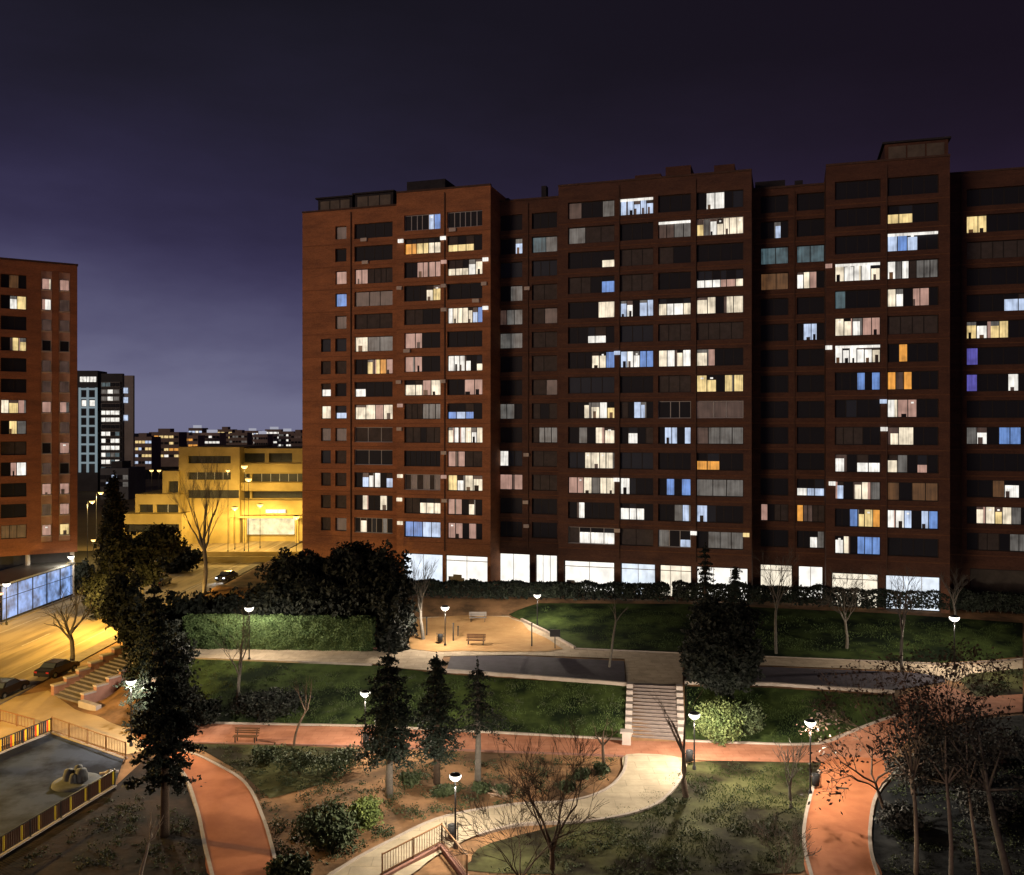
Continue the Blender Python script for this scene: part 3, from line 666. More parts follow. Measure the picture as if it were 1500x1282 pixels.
# ------------------------------------------------------------------ yellow stepped office block
def make_yellow():
    Y0 = 186.0; k = Y0/F
    def X(px, y=0): return (px-CX)*(Y0+y)/F
    def Z(py, y=0): return CAMZ-(py-HZ)*(Y0+y)/F
    root = empty('office_building', (0, Y0, 0), 0, 'low yellow stepped office building with dark window bands, lit by street lamps', 'building')
    dk = mat('band_glass', (.045,.045,.04), .35, .8, .5); 
    def blk(pa, pb, pt, y0, y1, strips, name='wing', zb=0.):
        holes = [(X(a,y0), X(b,y0), Z(d,y0), Z(c,y0)) for a, b, c, d in strips]
        w = MB(); x0, x1, z1 = X(pa,y0), X(pb,y0), Z(pt,y0)
        facade(w, x0, x1, zb, z1, y0, holes, .9)
        w.face([(x0,y0,zb),(x0,y0,z1),(x0,y1,z1),(x0,y1,zb)]); w.face([(x1,y0,zb),(x1,y1,zb),(x1,y1,z1),(x1,y0,z1)])
        w.face([(x0,y0,z1),(x1,y0,z1),(x1,y1,z1),(x0,y1,z1)])
        o = w.build(name, YB, root)
        for H in holes:
            g = MB(); g.face([(H[0]+.02,y0+.7,H[2]+.02),(H[1]-.02,y0+.7,H[2]+.02),(H[1]-.02,y0+.7,H[3]-.02),(H[0]+.02,y0+.7,H[3]-.02)])
            n = max(2, int((H[1]-H[0])/1.8))
            wn = g.build('window', dk, o)
            m = MB()
            for j in range(1, n): x = H[0]+(H[1]-H[0])*j/n; m.box(x-.05, x+.05, y0+.6, y0+.69, H[2]+.02, H[3]-.02)
            m.build('mullion', M_framel if random.random() < .3 else M_frame, wn)
        return o
    blk(262, 351, 655, 0, 25, [(275,338,668,679),(275,338,692,703),(275,350,718,730)])
    right = blk(351, 452, 657, 3, 28, [(356,388,664,677),(394,428,664,677),(351.5,366,694,706),(369,448,694,706),(351.5,366,720,730),(369,448,720,730)])
    # projecting balcony bands
    for pa, pb, c, d in ((350,452,679,692),(350,452,707,719),(350,452,733,754)):
        q = MB(); q.box(X(pa,1), X(pb,1), 1.2, 2.99, Z(d,1.2), Z(c,1.2)); q.build('balcony', YB, root)
    s = MB(); s.box(X(362,3), X(432,3), 2.0, 2.9, Z(783,2), Z(760,2)); s.build('shop_window', emat('shop_bright', (1,.84,.5), .9, fold=.45, fscale=.6), root)
    s = MB(); s.box(X(388,0), X(417,0), .6, .95, Z(752,0), Z(747,0)); s.build('sign_light', WM['w'], root)
    q = MB(); q.box(X(352,0), X(452,0), -1.6, 1.1, Z(758,0), Z(755,0)); q.build('canopy', YB, root)
    for a in (338, 357, 433): 
        q = MB(); q.box(X(a), X(a+5), -.5, -.02, 0, Z(758)); q.build('pier', YB, root)
    # stepped wings to the left
    blk(238, 262, 690, -1, 20, [(246,261,705,722)])
    blk(198, 262, 724, -3.0, 15, [(203,224,739,753),(228,261,739,753)])
    blk(174, 266, 753, -6, 12, [(181,262,768,780)])
    # garden walls in front
    q = MB(); 
    q.box(X(268,-20), X(452,-20), -20.2, -20, 0, 1.0); q.box(X(268,-27), X(440,-27), -27.2, -27, 0, 1.1); q.build('garden_wall', YB, root)
make_yellow()

# ------------------------------------------------------------------ grey tower and the far town
def far_building(name, px0, px1, ptop, Y, label, cat='building', col=(.10,.09,.09), litc='w', p=.3, rows=None, nx=4, group=None, zb=0, depth=14, wh=.45, colw=None, top=None, rowspace=3.0):
    x0, x1 = (px0-CX)*Y/F, (px1-CX)*Y/F; zt = CAMZ-(ptop-HZ)*Y/F
    root = empty(name, ((x0+x1)/2, Y, 0), 0, label, cat, group); w2 = (x1-x0)/2
    w = MB(); w.box(-w2, w2, 0, depth, zb, zt); m = mat('far_wall_%d_%d_%d' % tuple(int(c*1000) for c in col), col, .9, .2, .3)
    wo = w.build('wall', m, root)
    r = MB(); r.box(-w2*.5, w2*.3, depth*.2, depth*.7, zt+.01, zt+2.2); r.build('roof_hut', top or m, root)
    z = zt-3.0
    while z > zb+4:
        f = MB()
        for i in range(nx):
            a = -w2+2*w2*(i+.5-wh)/nx; b = -w2+2*w2*(i+.5+wh)/nx
            code = random.choice(litc) if random.random() < p else 'k'
            f.box(a, b, -.12, -.01, z-.8, z+.7, WK.index(code))
        f.build('window', WMATS, root)
        z -= rowspace
    return root
def make_far():
    Yt = 340.; k = Yt/F
    def X(px): return (px-CX)*k
    def Z(py, d=0): return CAMZ-(py-HZ)*(Yt+d)/F
    root = empty('office_tower', (0, Yt, 0), 0, 'dark grey high-rise with a white framed grid beside the left brick tower', 'building')
    gm = mat('grey_tower', (.075,.075,.08), .9, .2, .3); w = MB(); w.box(X(96), X(143), 0, 8, 0, Z(543)); w.build('wall', gm, root)
    w = MB(); w.box(X(143.3), X(178), 1, 2.5, 0, Z(547)); w.build('wall', gm, root)
    w = MB(); w.box(X(178.3), X(193), 1.5, 2.6, 0, Z(550,1)); w.build('side_wall', mat('grey_tower_side', (.34,.31,.29), .9, .15, .3), root)
    f = MB(); fx = [X(117.5), X(129), X(141.5)]
    rows = [570,583.5,597,610.5,624,637.5,651,664.5,678]
    for x in fx: f.box(x-.35, x+.35, -.6, -.01, Z(692), Z(568))
    for r in rows: f.box(fx[0]+.36, fx[2]-.36, -.5, -.02, Z(r)-.35, Z(r)+.35)
    f.build('frame_grid', emat('frame_glow', (.55,.75,.85), .30), root)  # grid brightness painted in as emission; the frame is no lamp
    for j in range(2):
        for i, r in enumerate(rows[:-1]):
            g = MB(); g.box(fx[j]+.7, fx[j+1]-.7, -.2, -.03, Z(r+11.5), Z(r+3)); g.build('window', WM['w'] if i == 1 else WM['k'], root)
    g = MB()
    for i in range(5): g.box(X(117.5+i*4.9), X(121.3+i*4.9), -.2, -.02, Z(559.5), Z(552))
    g.build('window', WM['w'], root)
    pat = ['ttkk','gwg','gwg','kkkk','wwww','wwww','kkkk','wwkt','wkww','wwww','wtgt','wwtw','tktw']
    for i in range(13):
        y = 563+i*10.3; sp = pat[i]; g = MB(); n = len(sp)
        fr = MB(); fr.box(X(147), X(175), .55, .72, Z(y+4.4), Z(y-3.6)); fr.build('window_band', mat('band_pale', (.2,.19,.18), .8), root)
        for j, ch in enumerate(sp): g.box(X(148+27*j/n), X(148+27*(j+.82)/n), .35, .5, Z(y+3.2), Z(y-2.4), WK.index(ch))
        g.build('window', WMATS, root)
    for y in (572,586,612): g = MB(); g.box(X(179), X(185), 1.2, 1.48, Z(y+4), Z(y-4)); g.build('window', WM['s'], root)
    far_building('office_building', 147, 188, 686, 300, 'small pale office block standing at the foot of the dark grey high-rise', col=(.16,.17,.19), litc='tgs', p=.5, nx=5, rowspace=2.4, top=MATS['grey_tower'])
    # distant town
    rr = random.Random(3)
    spec = [(193,222,640,520,'sy','dim far block just right of the grey high-rise, with a small bright roof light'),
            (218,262,633,560,'oyyw','far apartment block with rows of yellow lit windows, nearest right of the grey high-rise'),
            (246,290,638,620,'yow','far apartment block with yellow windows directly behind the left end of the yellow building'),
            (276,296,627,700,'ws','narrow pale far tower with a white lit top'),
            (294,322,634,650,'wwg','far white lit block above the roof of the yellow building'),
            (318,340,629,760,'yyo','far block with a yellow lit roofline'),
            (336,362,634,700,'kkg','dark far block in the middle of the skyline'),
            (358,378,631,820,'sw','far block with a pale bluish glow, middle of the skyline'),
            (372,392,636,640,'gk','far grey building with two pale piers'),
            (388,412,629,760,'ww','far block with a bright white flat top'),
            (408,430,632,700,'gwk','far block with scattered white lights left of the brick gable'),
            (426,446,634,650,'rk','last dim far block touching the brick gable')]
    topw = emat('roof_glow', (.80,.82,1.0), .42)  # light on the far roofs painted in as emission of the huts
    for i, (a, b, t, Y, lc, lab) in enumerate(spec):
        c = rr.uniform(.22,.40)
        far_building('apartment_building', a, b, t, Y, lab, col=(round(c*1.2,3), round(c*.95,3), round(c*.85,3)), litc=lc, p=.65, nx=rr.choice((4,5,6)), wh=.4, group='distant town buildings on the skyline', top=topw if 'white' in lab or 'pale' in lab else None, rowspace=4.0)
    # a far wooded mass on both sides so the horizon is never bare
    t = MB()
    for i in range(240):
        x = -900+i*9; y = 900+rr.uniform(-60,60); hh = rr.uniform(10,22)
        t.lathe((x,y,0), [(9,0),(11,hh*.4),(7,hh*.8),(.5,hh)], 7)
    tag(t.build('far_woods', mat('far_woods', (.03,.03,.028), 1)), 'dark far-off tree line along the horizon behind the town', 'trees', kind='stuff')
make_far()

# ------------------------------------------------------------------ vegetation
def leaf(mb, p, s, rnd, flat=0., mi=0):
    a = Vector((rnd.gauss(0,1), rnd.gauss(0,1), rnd.gauss(0,1)*(1-flat))).normalized(); b = a.cross(Vector((rnd.gauss(0,1), rnd.gauss(0,1), rnd.gauss(0,1)))).normalized()
    a *= s; b *= s*.55; n = len(mb.v)
    mb.v += [tuple(p-a), tuple(p-b*.9), tuple(p+a), tuple(p+b)]; mb.f.append((n,n+1,n+2,n+3)); mb.m.append(mi)
def blob_leaves(mb, blobs, n, s, rnd, shell=.35):
    tot = sum(b[1][0]*b[1][1]+b[1][2]**2 for b in blobs)
    for c, rd in blobs:
        k = int(n*(rd[0]*rd[1]+rd[2]**2)/tot)
        for _ in range(k):
            d = Vector((rnd.gauss(0,1), rnd.gauss(0,1), rnd.gauss(0,1))).normalized(); r = shell+(1-shell)*rnd.random()**.5
            w = .84+.75*noise.noise(Vector((d.x*2.8+c[0], d.y*2.8+c[1], d.z*2.8+c[2]*.5)))
            p = Vector((c[0]+d.x*rd[0]*r*w, c[1]+d.y*rd[1]*r*w, c[2]+d.z*rd[2]*r*w)); leaf(mb, p, s*rnd.uniform(.6,1.4), rnd)
def bare_tree(px, py, ptop, label, m=M_bark, seed=1, spread=.5, lean=(0,0), levels=4, r0=None, fork=.35, nb=3, twig=1., name='bare_tree', cat='tree', group='bare winter trees', up=.55, leaves=None, width=1., k_first=None):
    g = G(px, py); ht = (py-ptop)*g.y/F; rnd = random.Random(seed)
    root = empty(name, tuple(g), 0, label, cat, group)
    tr = MB(); br = MB(); r0 = r0 or ht*.022+.03
    tips = []
    def seg(mb, p, d, L, r, n, r2):
        pts = [p]; rad = [r]; q = Vector(p); dd = Vector(d)
        for i in range(n):
            dd = (dd + Vector((rnd.gauss(0,.09), rnd.gauss(0,.09), rnd.gauss(0,.04)))).normalized()
            q = q + dd*L/n; pts.append(q.copy()); rad.append(r+(r2-r)*(i+1)/n)
        mb.tube(pts, rad, 6 if r > .05 else 4, cap=False)
        return pts, rad, dd
    def grow(p, d, L, r, lev):
        pts, rad, dd = seg(br, p, d, L, r, 4, r*.55)
        if lev <= 0: tips.append(pts[-1]); return
        kk = nb if lev > 1 else nb+1
        for j in range(kk):
            t = rnd.uniform(.35,1) if j else 1
            i = min(4, max(1, int(round(t*4)))); a = rnd.uniform(0, 6.28)
            side = dd.cross(Vector((0,0,1)));
            if side.length < .1: side = Vector((1,0,0))
            side.normalize(); s2 = dd.cross(side)
            nd = (dd + (side*math.cos(a)+s2*math.sin(a))*rnd.uniform(.45,.95)*spread*1.25 + Vector((0,0,up*.35))).normalized()
            grow(pts[i], nd, L*rnd.uniform(.55,.82), max(.012, rad[i]*rnd.uniform(.55,.75)), lev-1)
    th = ht*fork
    pts, rad, dd = seg(tr, Vector((0,0,-.2)), Vector((lean[0], lean[1], 1)).normalized(), th+.2, r0*1.25, 5, r0*.8)
    kf = k_first or 5
    for j in range(kf):
        a = j*6.283/kf + rnd.uniform(-.4,.4); nd = Vector((math.cos(a)*spread*width+lean[0], math.sin(a)*spread+lean[1], 1)).normalized()
        grow(pts[-1 if j < 3 else -2], nd, (ht-th)*.45, r0*.55, levels-1)
    # fit the crown to the height seen
    top = max(v[2] for v in br.v); sc = (ht-th)/(top-th) if top > th else 1
    br.v = [(v[0]*sc, v[1]*sc, th+(v[2]-th)*sc) if v[2] > th else v for v in br.v]
    tr.build('trunk', m, root, True); br.build('branches', m, root, True)
    if leaves:
        lf = MB(); n, s, lm = leaves
        for _ in range(n):
            t = rnd.choice(tips); p = Vector((t.x*sc, t.y*sc, th+(t.z-th)*sc)) + Vector((rnd.gauss(0,.35), rnd.gauss(0,.35), rnd.gauss(0,.3))); leaf(lf, p, s*rnd.uniform(.6,1.4), rnd)
        lf.build('leaves', lm, root)
    return root
def broad_tree(px, py, label, blobs, n, s, lm, bm=M_bark, seed=1, name='broadleaf_tree', trunk=.3, cat='tree', group=None, stems=1):
    """blobs: (px, py, radius_px_x, radius_px_z, dy) in the picture, set at the depth of the trunk foot"""
    g = G(px, py); rnd = random.Random(seed); ppm = F/g.y; root = empty(name, tuple(g), 0, label, cat, group)
    bl = []
    for bx, by, rx, rz, dy in blobs:
        Yb = g.y+dy; bl.append((((bx-CX)/F*Yb-g.x, dy, CAMZ-(by-HZ)/F*Yb-g.z), (rx/ppm, (rx+rz)/2/ppm, rz/ppm)))
    cr = MB(); blob_leaves(cr, bl, n, s, rnd); cr.build('crown', lm, root)
    md = sum(b[4] for b in blobs)/len(blobs)
    tr = MB(); zt = max(b[0][2] for b in bl)
    for i in range(stems):
        ox = (i-(stems-1)/2)*.5
        tr.tube([(ox,md,-.3),(ox*.8+.05,md,zt*.3),(ox*.5,md+.05,zt*.7),(bl[0][0][0]*.5,md,zt*.9)], [trunk,trunk*.8,trunk*.5,.04], 7)
        for c, rd in bl:
            st = Vector((ox*.6,md,min(c[2]*.6, zt*.5))); tr.tube([st, (st+Vector(c))/2+Vector((0,0,.3)), Vector(c)], [trunk*.45, trunk*.3, .03], 5)
    tr.build('trunk', M_barkd if lm == L_dark and bm == M_bark else bm, root, True)
    return root
def conifer(px, py, ptop, pw, label, seed=1, clear=.2, lm=L_con, bm=M_bark, density=1., droop=.25, s=.16, name='conifer', group='dark conifers', trunk=None, rag=.35):
    g = G(px, py); ht = (py-ptop)*g.y/F; rmax = pw/2*g.y/F; rnd = random.Random(seed)
    root = empty(name, tuple(g), 0, label, 'tree', group); r0 = trunk or ht*.018+.04
    tr = MB(); tr.tube([(0,0,-.2),(.03,0,ht*.35),(0,0,ht*.75),(0,0,ht)], [r0*1.3,r0,r0*.5,.02], 7); tr.build('trunk', bm, root, True)
    cr = MB(); br = MB(); z = ht*clear; k0 = 0
    while z < ht*.97:
        t = (z-ht*clear)/(ht*(1-clear)); prof = (1-t)**.8 if t > .18 else (.68+1.0*t)
        nb = max(4, int((5+rnd.random()*2.5)*(.8+.2*density))); ph = rnd.uniform(0,6.28); lay = rnd.uniform(1-rag*1.1, 1.2)
        for j in range(nb):
            a = ph+j*6.283/nb+rnd.uniform(-.35,.35); L = rmax*prof*lay*rnd.uniform(1-rag*1.2,1.15)+.12
            o = Vector((0,0,z+L*.18)); tip = Vector((math.cos(a)*L, math.sin(a)*L, z-L*droop*rnd.uniform(.4,1.3)+L*.1)); mid = (o+tip)/2+Vector((0,0,L*.10))
            br.tube([o, mid, tip], [.035,.022,.008], 3, cap=False)
            m = max(2, int(L*2.6*density))
            for q in range(m+1):
                f = .15+.9*q/m+rnd.uniform(-.05,.05); c = (o*(1-f)**2+mid*2*f*(1-f)+tip*f*f)+Vector((rnd.gauss(0,.10), rnd.gauss(0,.10), rnd.gauss(-.04,.05)))
                sc = (.10+.055*L)*rnd.uniform(.6,1.2)
                for _ in range(int(13*density)): leaf(cr, c+Vector((rnd.gauss(0,sc), rnd.gauss(0,sc), rnd.gauss(-.05,sc*.5))), s*.72*rnd.uniform(.5,1.3), rnd)
        for _ in range(int(16*density)): leaf(cr, Vector((rnd.gauss(0,.16+rmax*prof*.16), rnd.gauss(0,.16+rmax*prof*.16), z+rnd.gauss(0,.15))), s, rnd)
        z += max(.34, ht*.058)*rnd.uniform(.7,1.35)
    for _ in range(30): leaf(cr, Vector((rnd.gauss(0,.05), rnd.gauss(0,.05), ht*rnd.uniform(.94,1.02))), s*.7, rnd)
    br.build('branches', bm, root); cr.build('crown', lm, root)
    return root
def bush(px, py, wpx, hpx, label, lm, n=1500, s=.14, seed=1, group=None, name='bush', cat='bush', deep=1.):
    g = G(px, py); ppm = F/g.y; rx = wpx/2/ppm; rz = hpx/ppm; rnd = random.Random(seed); root = empty(name, tuple(g), 0, label, cat, group)
    cr = MB(); bl = []
    for i in range(7):
        a = rnd.uniform(0,6.28); q = rnd.uniform(.1,.55); bl.append(((math.cos(a)*rx*q, math.sin(a)*rx*q*deep, rz*rnd.uniform(.3,.62)), (rx*.55, rx*.55*deep, rz*.4)))
    blob_leaves(cr, bl, n, s, rnd, .3); cr.build('crown', lm, root)
    st = MB()
    for i in range(6):
        a = rnd.uniform(0,6.28); st.tube([(0,0,-.1),(math.cos(a)*rx*.3, math.sin(a)*rx*.3, rz*.5)], [.04,.015], 4)
    st.build('stems', M_bark, root); return root

def hedge(name, a, b, height, depth, label, lm, n, s=.12, gap=0., seed=1, group=None, wob=.12, inner=True):
    """a: start (x,y,z)  b: end"""
    a = Vector(a); b = Vector(b); rnd = random.Random(seed); L = (b-a).length; d = (b-a).normalized(); r = Vector((-d.y, d.x, 0)).normalized()
    root = empty(name, tuple(a), 0, label, 'hedge', group); cr = MB(); D = b-a
    for _ in range(n):
        t = rnd.random(); f = rnd.random()
        hh = height*(1+wob*noise.noise(Vector((t*L*.6, seed, 0)))); side = rnd.choice((-1,-1,1)); 
        if f < .28: y = rnd.uniform(-.5,.5)*depth; z = hh+rnd.gauss(0,.06)
        else:
            z = gap+(hh-gap)*rnd.random(); y = side*depth*.5*(1+.5*noise.noise(Vector((t*L*.9, z*1.2, seed*3))))+rnd.gauss(0,.05)
        if gap and z < gap*1.9 and noise.noise(Vector((t*L*2.3, z*2, seed))) > -.12: continue
        leaf(cr, D*t + r*y + Vector((0,0,z)), s*rnd.uniform(.6,1.5), rnd)
    cr.build('foliage', lm, root)
    st = MB(); k = int(L/1.1)
    for i in range(k):
        p = D*((i+.5)/k); st.tube([p+Vector((0,0,-.2)), p+Vector((rnd.gauss(0,.1),0,height*.6))], [.06,.03], 4)
    st.build('stems', M_bark, root)
    if inner:
        q = MB(); m = max(6, int(L/1.5))
        for i in range(m):
            p0 = D*(i/m); p1 = D*((i+1)/m); z0 = gap+.1
            for sgn in (-1,1):
                w = r*depth*.32*sgn; q.face([p0+w+Vector((0,0,z0)), p1+w+Vector((0,0,z0)), p1+w+Vector((0,0,height*.88)), p0+w+Vector((0,0,height*.88))])
            w = r*depth*.32; zt = Vector((0,0,height*.88)); q.face([p0-w+zt, p1-w+zt, p1+w+zt, p0+w+zt])
        q.build('inner_foliage', lm, root)
    return root

def make_plants():
    # hedge on the crest in front of the brick block
    def crest(px, py=886):
        # point on the crest line at this column
        t = (px-CX)/F; Y = 98.
        for _ in range(20): Y = lerp_tab(t*Y, S1)+.6
        return Vector((t*Y, Y, h(t*Y, Y)))
    pa = [600, 760, 900, 1050, 1200, 1350, 1500]
    for i, (x0, x1) in enumerate(((600,900),(900,1200),(1200,1500))): pass
    a, b, c = crest(596), crest(980), crest(1560)
    hedge('hedge', a, b, 1.85, 1.5, 'dark ragged hedge on the crest, left half between big dark tree and pointed conifers', L_hedged, 15000, .16, gap=.2, seed=2, wob=.22, inner=False, group='hedges along the crest')
    hedge('hedge', b+Vector((.4,0,0)), c, 2.0, 1.5, 'dark ragged hedge on the crest, right half from pointed conifers to the picture edge', L_hedged, 19000, .16, gap=.2, seed=5, wob=.22, inner=False, group='hedges along the crest')
    # clipped tall hedge behind the left upper path
    g0 = G(272, 948); g1 = G(548, 952)
    hedge('hedge', g0, g1, 3.0, 1.6, 'tall clipped green hedge lit by the lamp beside the left upper path', L_hedge, 64000, .075, seed=9, wob=.05, group=None)
    # the big dark mass
    broad_tree(505, 952, 'huge dark rounded evergreen tree in front of the lower left corner of the brick block', [(470,858,84,56,6),(430,850,48,44,7),(545,850,55,52,5),(578,900,30,70,2),(505,905,60,40,4),(410,890,45,40,5),(520,815,45,22,8),(578,945,22,40,0)], 46000, .26, L_dark, seed=3, trunk=.5, group='big dark evergreens')
    broad_tree(330, 944, 'long low dark evergreen mass behind the clipped hedge, below the bare tree by the road', [(330,902,60,34,6),(270,905,50,40,5),(385,890,50,36,7),(235,925,45,42,4),(300,890,30,18,9)], 26000, .24, L_dark, seed=4, trunk=.35, group='big dark evergreens')
    broad_tree(215, 966, 'dark spreading evergreen above the left stairs', [(225,940,42,36,0),(200,915,34,40,2),(250,960,36,30,0),(180,880,28,44,5),(240,1000,30,30,-3)], 20000, .22, L_dark, seed=5, trunk=.3, group='big dark evergreens')
    broad_tree(250, 1066, 'dense black evergreen between the large ragged conifer and the left lawn', [(238,1010,40,50,0),(262,1030,34,32,0),(215,985,34,46,1),(250,970,34,34,2),(225,1050,40,28,-1)], 22000, .16, L_dark, seed=15, trunk=.25, group='big dark evergreens')
    bush(300, 1056, 70, 34, 'low black shrub as painted tree shadow at the left end of the lawn', L_dark, 5000, .14, 16)  # dark leaves added where tree shadow darkens the lawn
    bush(395, 1052, 120, 40, 'wide low dark shrub as painted tree shadow on the lawn below the slender bare tree', L_dark, 7000, .13, 17)  # another dark clump added in place of tree shadow
    # planting beside the road
    broad_tree(160, 905, 'tall slim dark cypress rising in front of the yellow building and street lamps', [(166,770,11,55,0),(165,820,20,50,0),(160,870,34,40,0),(166,720,5,28,0),(140,865,18,34,-1)], 18000, .24, L_dark, seed=6, trunk=.25, name='cypress_tree')
    broad_tree(208, 890, 'roadside tree with a loose dark crown and pale curved trunk, before the yellow building', [(205,805,42,26,0),(235,790,30,24,0),(180,815,26,24,0),(215,840,26,20,-1),(250,800,24,16,1)], 7000, .28, L_dark, M_barkg, seed=7, trunk=.24, name='roadside_tree')
    bush(232, 800, 70, 34, 'dark dome shaped bush against the left wing of the yellow building', L_dark, 5000, .4, 11, 'dark shrubs by the yellow building')
    bush(343, 793, 40, 14, 'low dark oval shrub in front of the lit shop of the yellow building', L_dark, 2500, .3, 12, 'dark shrubs by the yellow building')
    bush(255, 838, 90, 36, 'wide dark planting bed shrub between the road and the yellow building', L_dark, 7000, .35, 13, 'dark shrubs by the yellow building')
    bush(120, 870, 40, 50, 'dark shrub at the corner of the blue glass pavilion', L_dark, 4000, .3, 14)
    bush(128, 708, 50, 60, 'dark far tree crown below the grey high-rise', L_dark, 1, .3, 15) if False else None
    # conifers, foreground and middle
    conifer(241, 1225, 940, 116, 'large ragged dark conifer over the pale plaza at lower left', 21, clear=.30, density=2.4, s=.17, trunk=.22, rag=.45)
    conifer(226, 1076, 852, 84, 'dark conifer standing behind the large lower left one, beside the stairs lamp', 22, clear=.12, density=1.9, s=.18)
    conifer(570, 1167, 948, 104, 'tallest of the three conifers below the promenade, beside the left lamp', 23, clear=.28, density=2.3, s=.14, bm=M_barkg)
    conifer(640, 1148, 958, 84, 'middle one of the three conifers below the promenade', 24, clear=.22, density=1.7, s=.14)
    conifer(700, 1150, 965, 84, 'thinnest of the three conifers, open crown on a bare pale trunk', 25, clear=.45, density=1.2, s=.13, bm=M_barkg, rag=.5)
    conifer(1033, 925, 796, 40, 'small pointed conifer before the white ground-floor windows, the taller of two', 26, clear=.15, density=1.3, s=.15, group='two small pointed conifers')
    conifer(1077, 928, 832, 36, 'small pointed conifer before the white ground-floor windows, the shorter of two', 27, clear=.15, density=1.3, s=.15, group='two small pointed conifers')
    broad_tree(1055, 1004, 'big dark rounded tree right of the central stairs', [(1055,935,50,46,0),(1030,965,34,36,-1),(1085,960,32,40,0),(1060,990,46,26,-1),(1045,900,34,24,1),(1080,905,30,22,1)], 26000, .2, L_dark, seed=8, trunk=.3, group='big dark evergreens')
    bush(1052, 1084, 100, 74, 'pale green rounded bush lit by the lamp right of the stairs', L_bush, 9000, .11, 31)
    bush(1090, 1080, 66, 50, 'dark low bush right of the lamp-lit round bush', L_scrub, 4000, .12, 32)
    # bare trees
    bare_tree(300, 872, 652, 'tall bare tree beside the road in front of the yellow building', M_barkg, 41, spread=.36, levels=5, fork=.38, nb=3, up=.9, r0=.26, k_first=7)
    bare_tree(348, 1046, 886, 'slender bare tree on the lawn before the clipped hedge', M_barkg, 42, spread=.42, levels=4, fork=.45, r0=.14, up=.8)
    bare_tree(106, 976, 852, 'bare tree with thick forked limbs above the parked black car', M_barkg, 43, spread=.75, levels=3, fork=.38, r0=.22, lean=(-.15,0), nb=3)
    bare_tree(620, 938, 812, 'pale bare tree at the left end of the sandy playground', M_barkg, 44, spread=.42, levels=4, fork=.42, r0=.17, up=.8)
    bare_tree(1137, 958, 800, 'bare tree before the cream window right of the dark conifers', M_barkg, 45, spread=.5, levels=4, fork=.5, r0=.12)
    bare_tree(1240, 950, 828, 'bare tree in front of the cream ground-floor window, left of the tall-stemmed one', M_barkg, 46, spread=.62, levels=5, fork=.42, r0=.12)
    bare_tree(1322, 985, 826, 'tall-stemmed bare tree standing at the upper path before the blue-white window', M_barkg, 47, spread=.5, levels=4, fork=.48, r0=.14)
    bare_tree(1400, 905, 826, 'bare tree before the dim ground-floor window at the far right', M_barkg, 48, spread=.6, levels=4, fork=.3, r0=.12)
    bare_tree(430, 1094, 990, 'small bare sapling at the promenade edge, left of the lamp', M_bark, 49, spread=.3, levels=3, fork=.5, r0=.09, k_first=3, nb=2)
    bare_tree(885, 1122, 1050, 'small gnarled bare tree at the promenade edge left of the stairs', M_bark, 50, spread=.7, levels=3, fork=.45, r0=.12, k_first=4, nb=2)
    bare_tree(1006, 1168, 1000, 'leaning bare tree rising in front of the central stairs', M_bark, 51, spread=.35, levels=3, fork=.38, r0=.17, lean=(-.22,0), k_first=3, nb=2)
    bare_tree(810, 1290, 1062, 'large many-branched bare tree in the foreground below the curved path', M_bark, 52, spread=.55, levels=5, fork=.22, r0=.15, k_first=6)
    bare_tree(765, 1300, 1120, 'low bare shrub-like tree left of the large foreground bare tree', M_bark, 53, spread=.75, levels=5, fork=.08, r0=.08, k_first=7)
    bare_tree(1158, 1185, 1085, 'small bare tree beside the right promenade lamp', M_barkg, 54, spread=.32, levels=4, fork=.4, r0=.1, up=.8)
    bare_tree(1148, 1288, 1200, 'pale dry bare shrub at the bottom edge left of the rust track', M_barkp, 55, spread=.6, levels=4, fork=.1, r0=.06, k_first=6)
    bare_tree(892, 979, 880, 'faint slim bare tree at the edge of the dark plaza', M_barkg, 56, spread=.3, levels=3, fork=.7, r0=.1, k_first=3, nb=2)
    bare_tree(203, 1300, 1190, 'pale bare young tree under the lower left conifer', M_barkp, 57, spread=.4, levels=2, fork=.6, r0=.09, k_first=3, nb=2)
    # the grove at lower right
    bare_tree(1340, 1165, 975, 'brown-leaved tree spreading over the promenade at right', M_bark, 61, spread=.95, levels=5, fork=.22, r0=.16, leaves=(2200,.12,L_brown), name='brown_leaved_tree', group='brown leaved trees', k_first=6)
    bare_tree(1385, 1120, 940, 'thin brown-leaved tree at the bend of the right path', M_bark, 62, spread=.7, levels=5, fork=.3, r0=.13, leaves=(1200,.115,L_brown), name='brown_leaved_tree', group='brown leaved trees')
    bare_tree(1300, 1195, 1060, 'low brown-leaved sapling leaning over the top of the rust track', M_bark, 63, spread=1.1, levels=4, fork=.35, r0=.10, leaves=(500,.12,L_brown), lean=(-.25,0), name='brown_leaved_tree', group='brown leaved trees')
    for i, (px, by, lab, lean, r) in enumerate(((1343,1284,'olive tree with a pale straight trunk nearest the rust track',-.05,.12),(1391,1284,'olive tree with a pale trunk, second from the rust track',-.02,.11),
                                    (1432,1286,'slim olive tree with a thin wavy trunk, third from the rust track',-.08,.085),(1478,1288,'leaning olive tree with a thick brown trunk at the right edge',-.22,.18))):
        g = G(px, by); rnd = random.Random(70+i); root = empty('olive_tree', tuple(g), 0, lab, 'tree', 'olive trees at lower right')
        t = MB(); hh = 8.6-i*.3
        pts = [Vector((lean*hh*f + math.sin(f*5+i)*.12, math.cos(f*4+i)*.1, hh*f)) for f in (0,.2,.4,.6,.8,1)]; pts[0].z = -.2
        t.tube(pts, [r*1.2, r, r*.85, r*.65, r*.45, r*.3], 8)
        bl = []
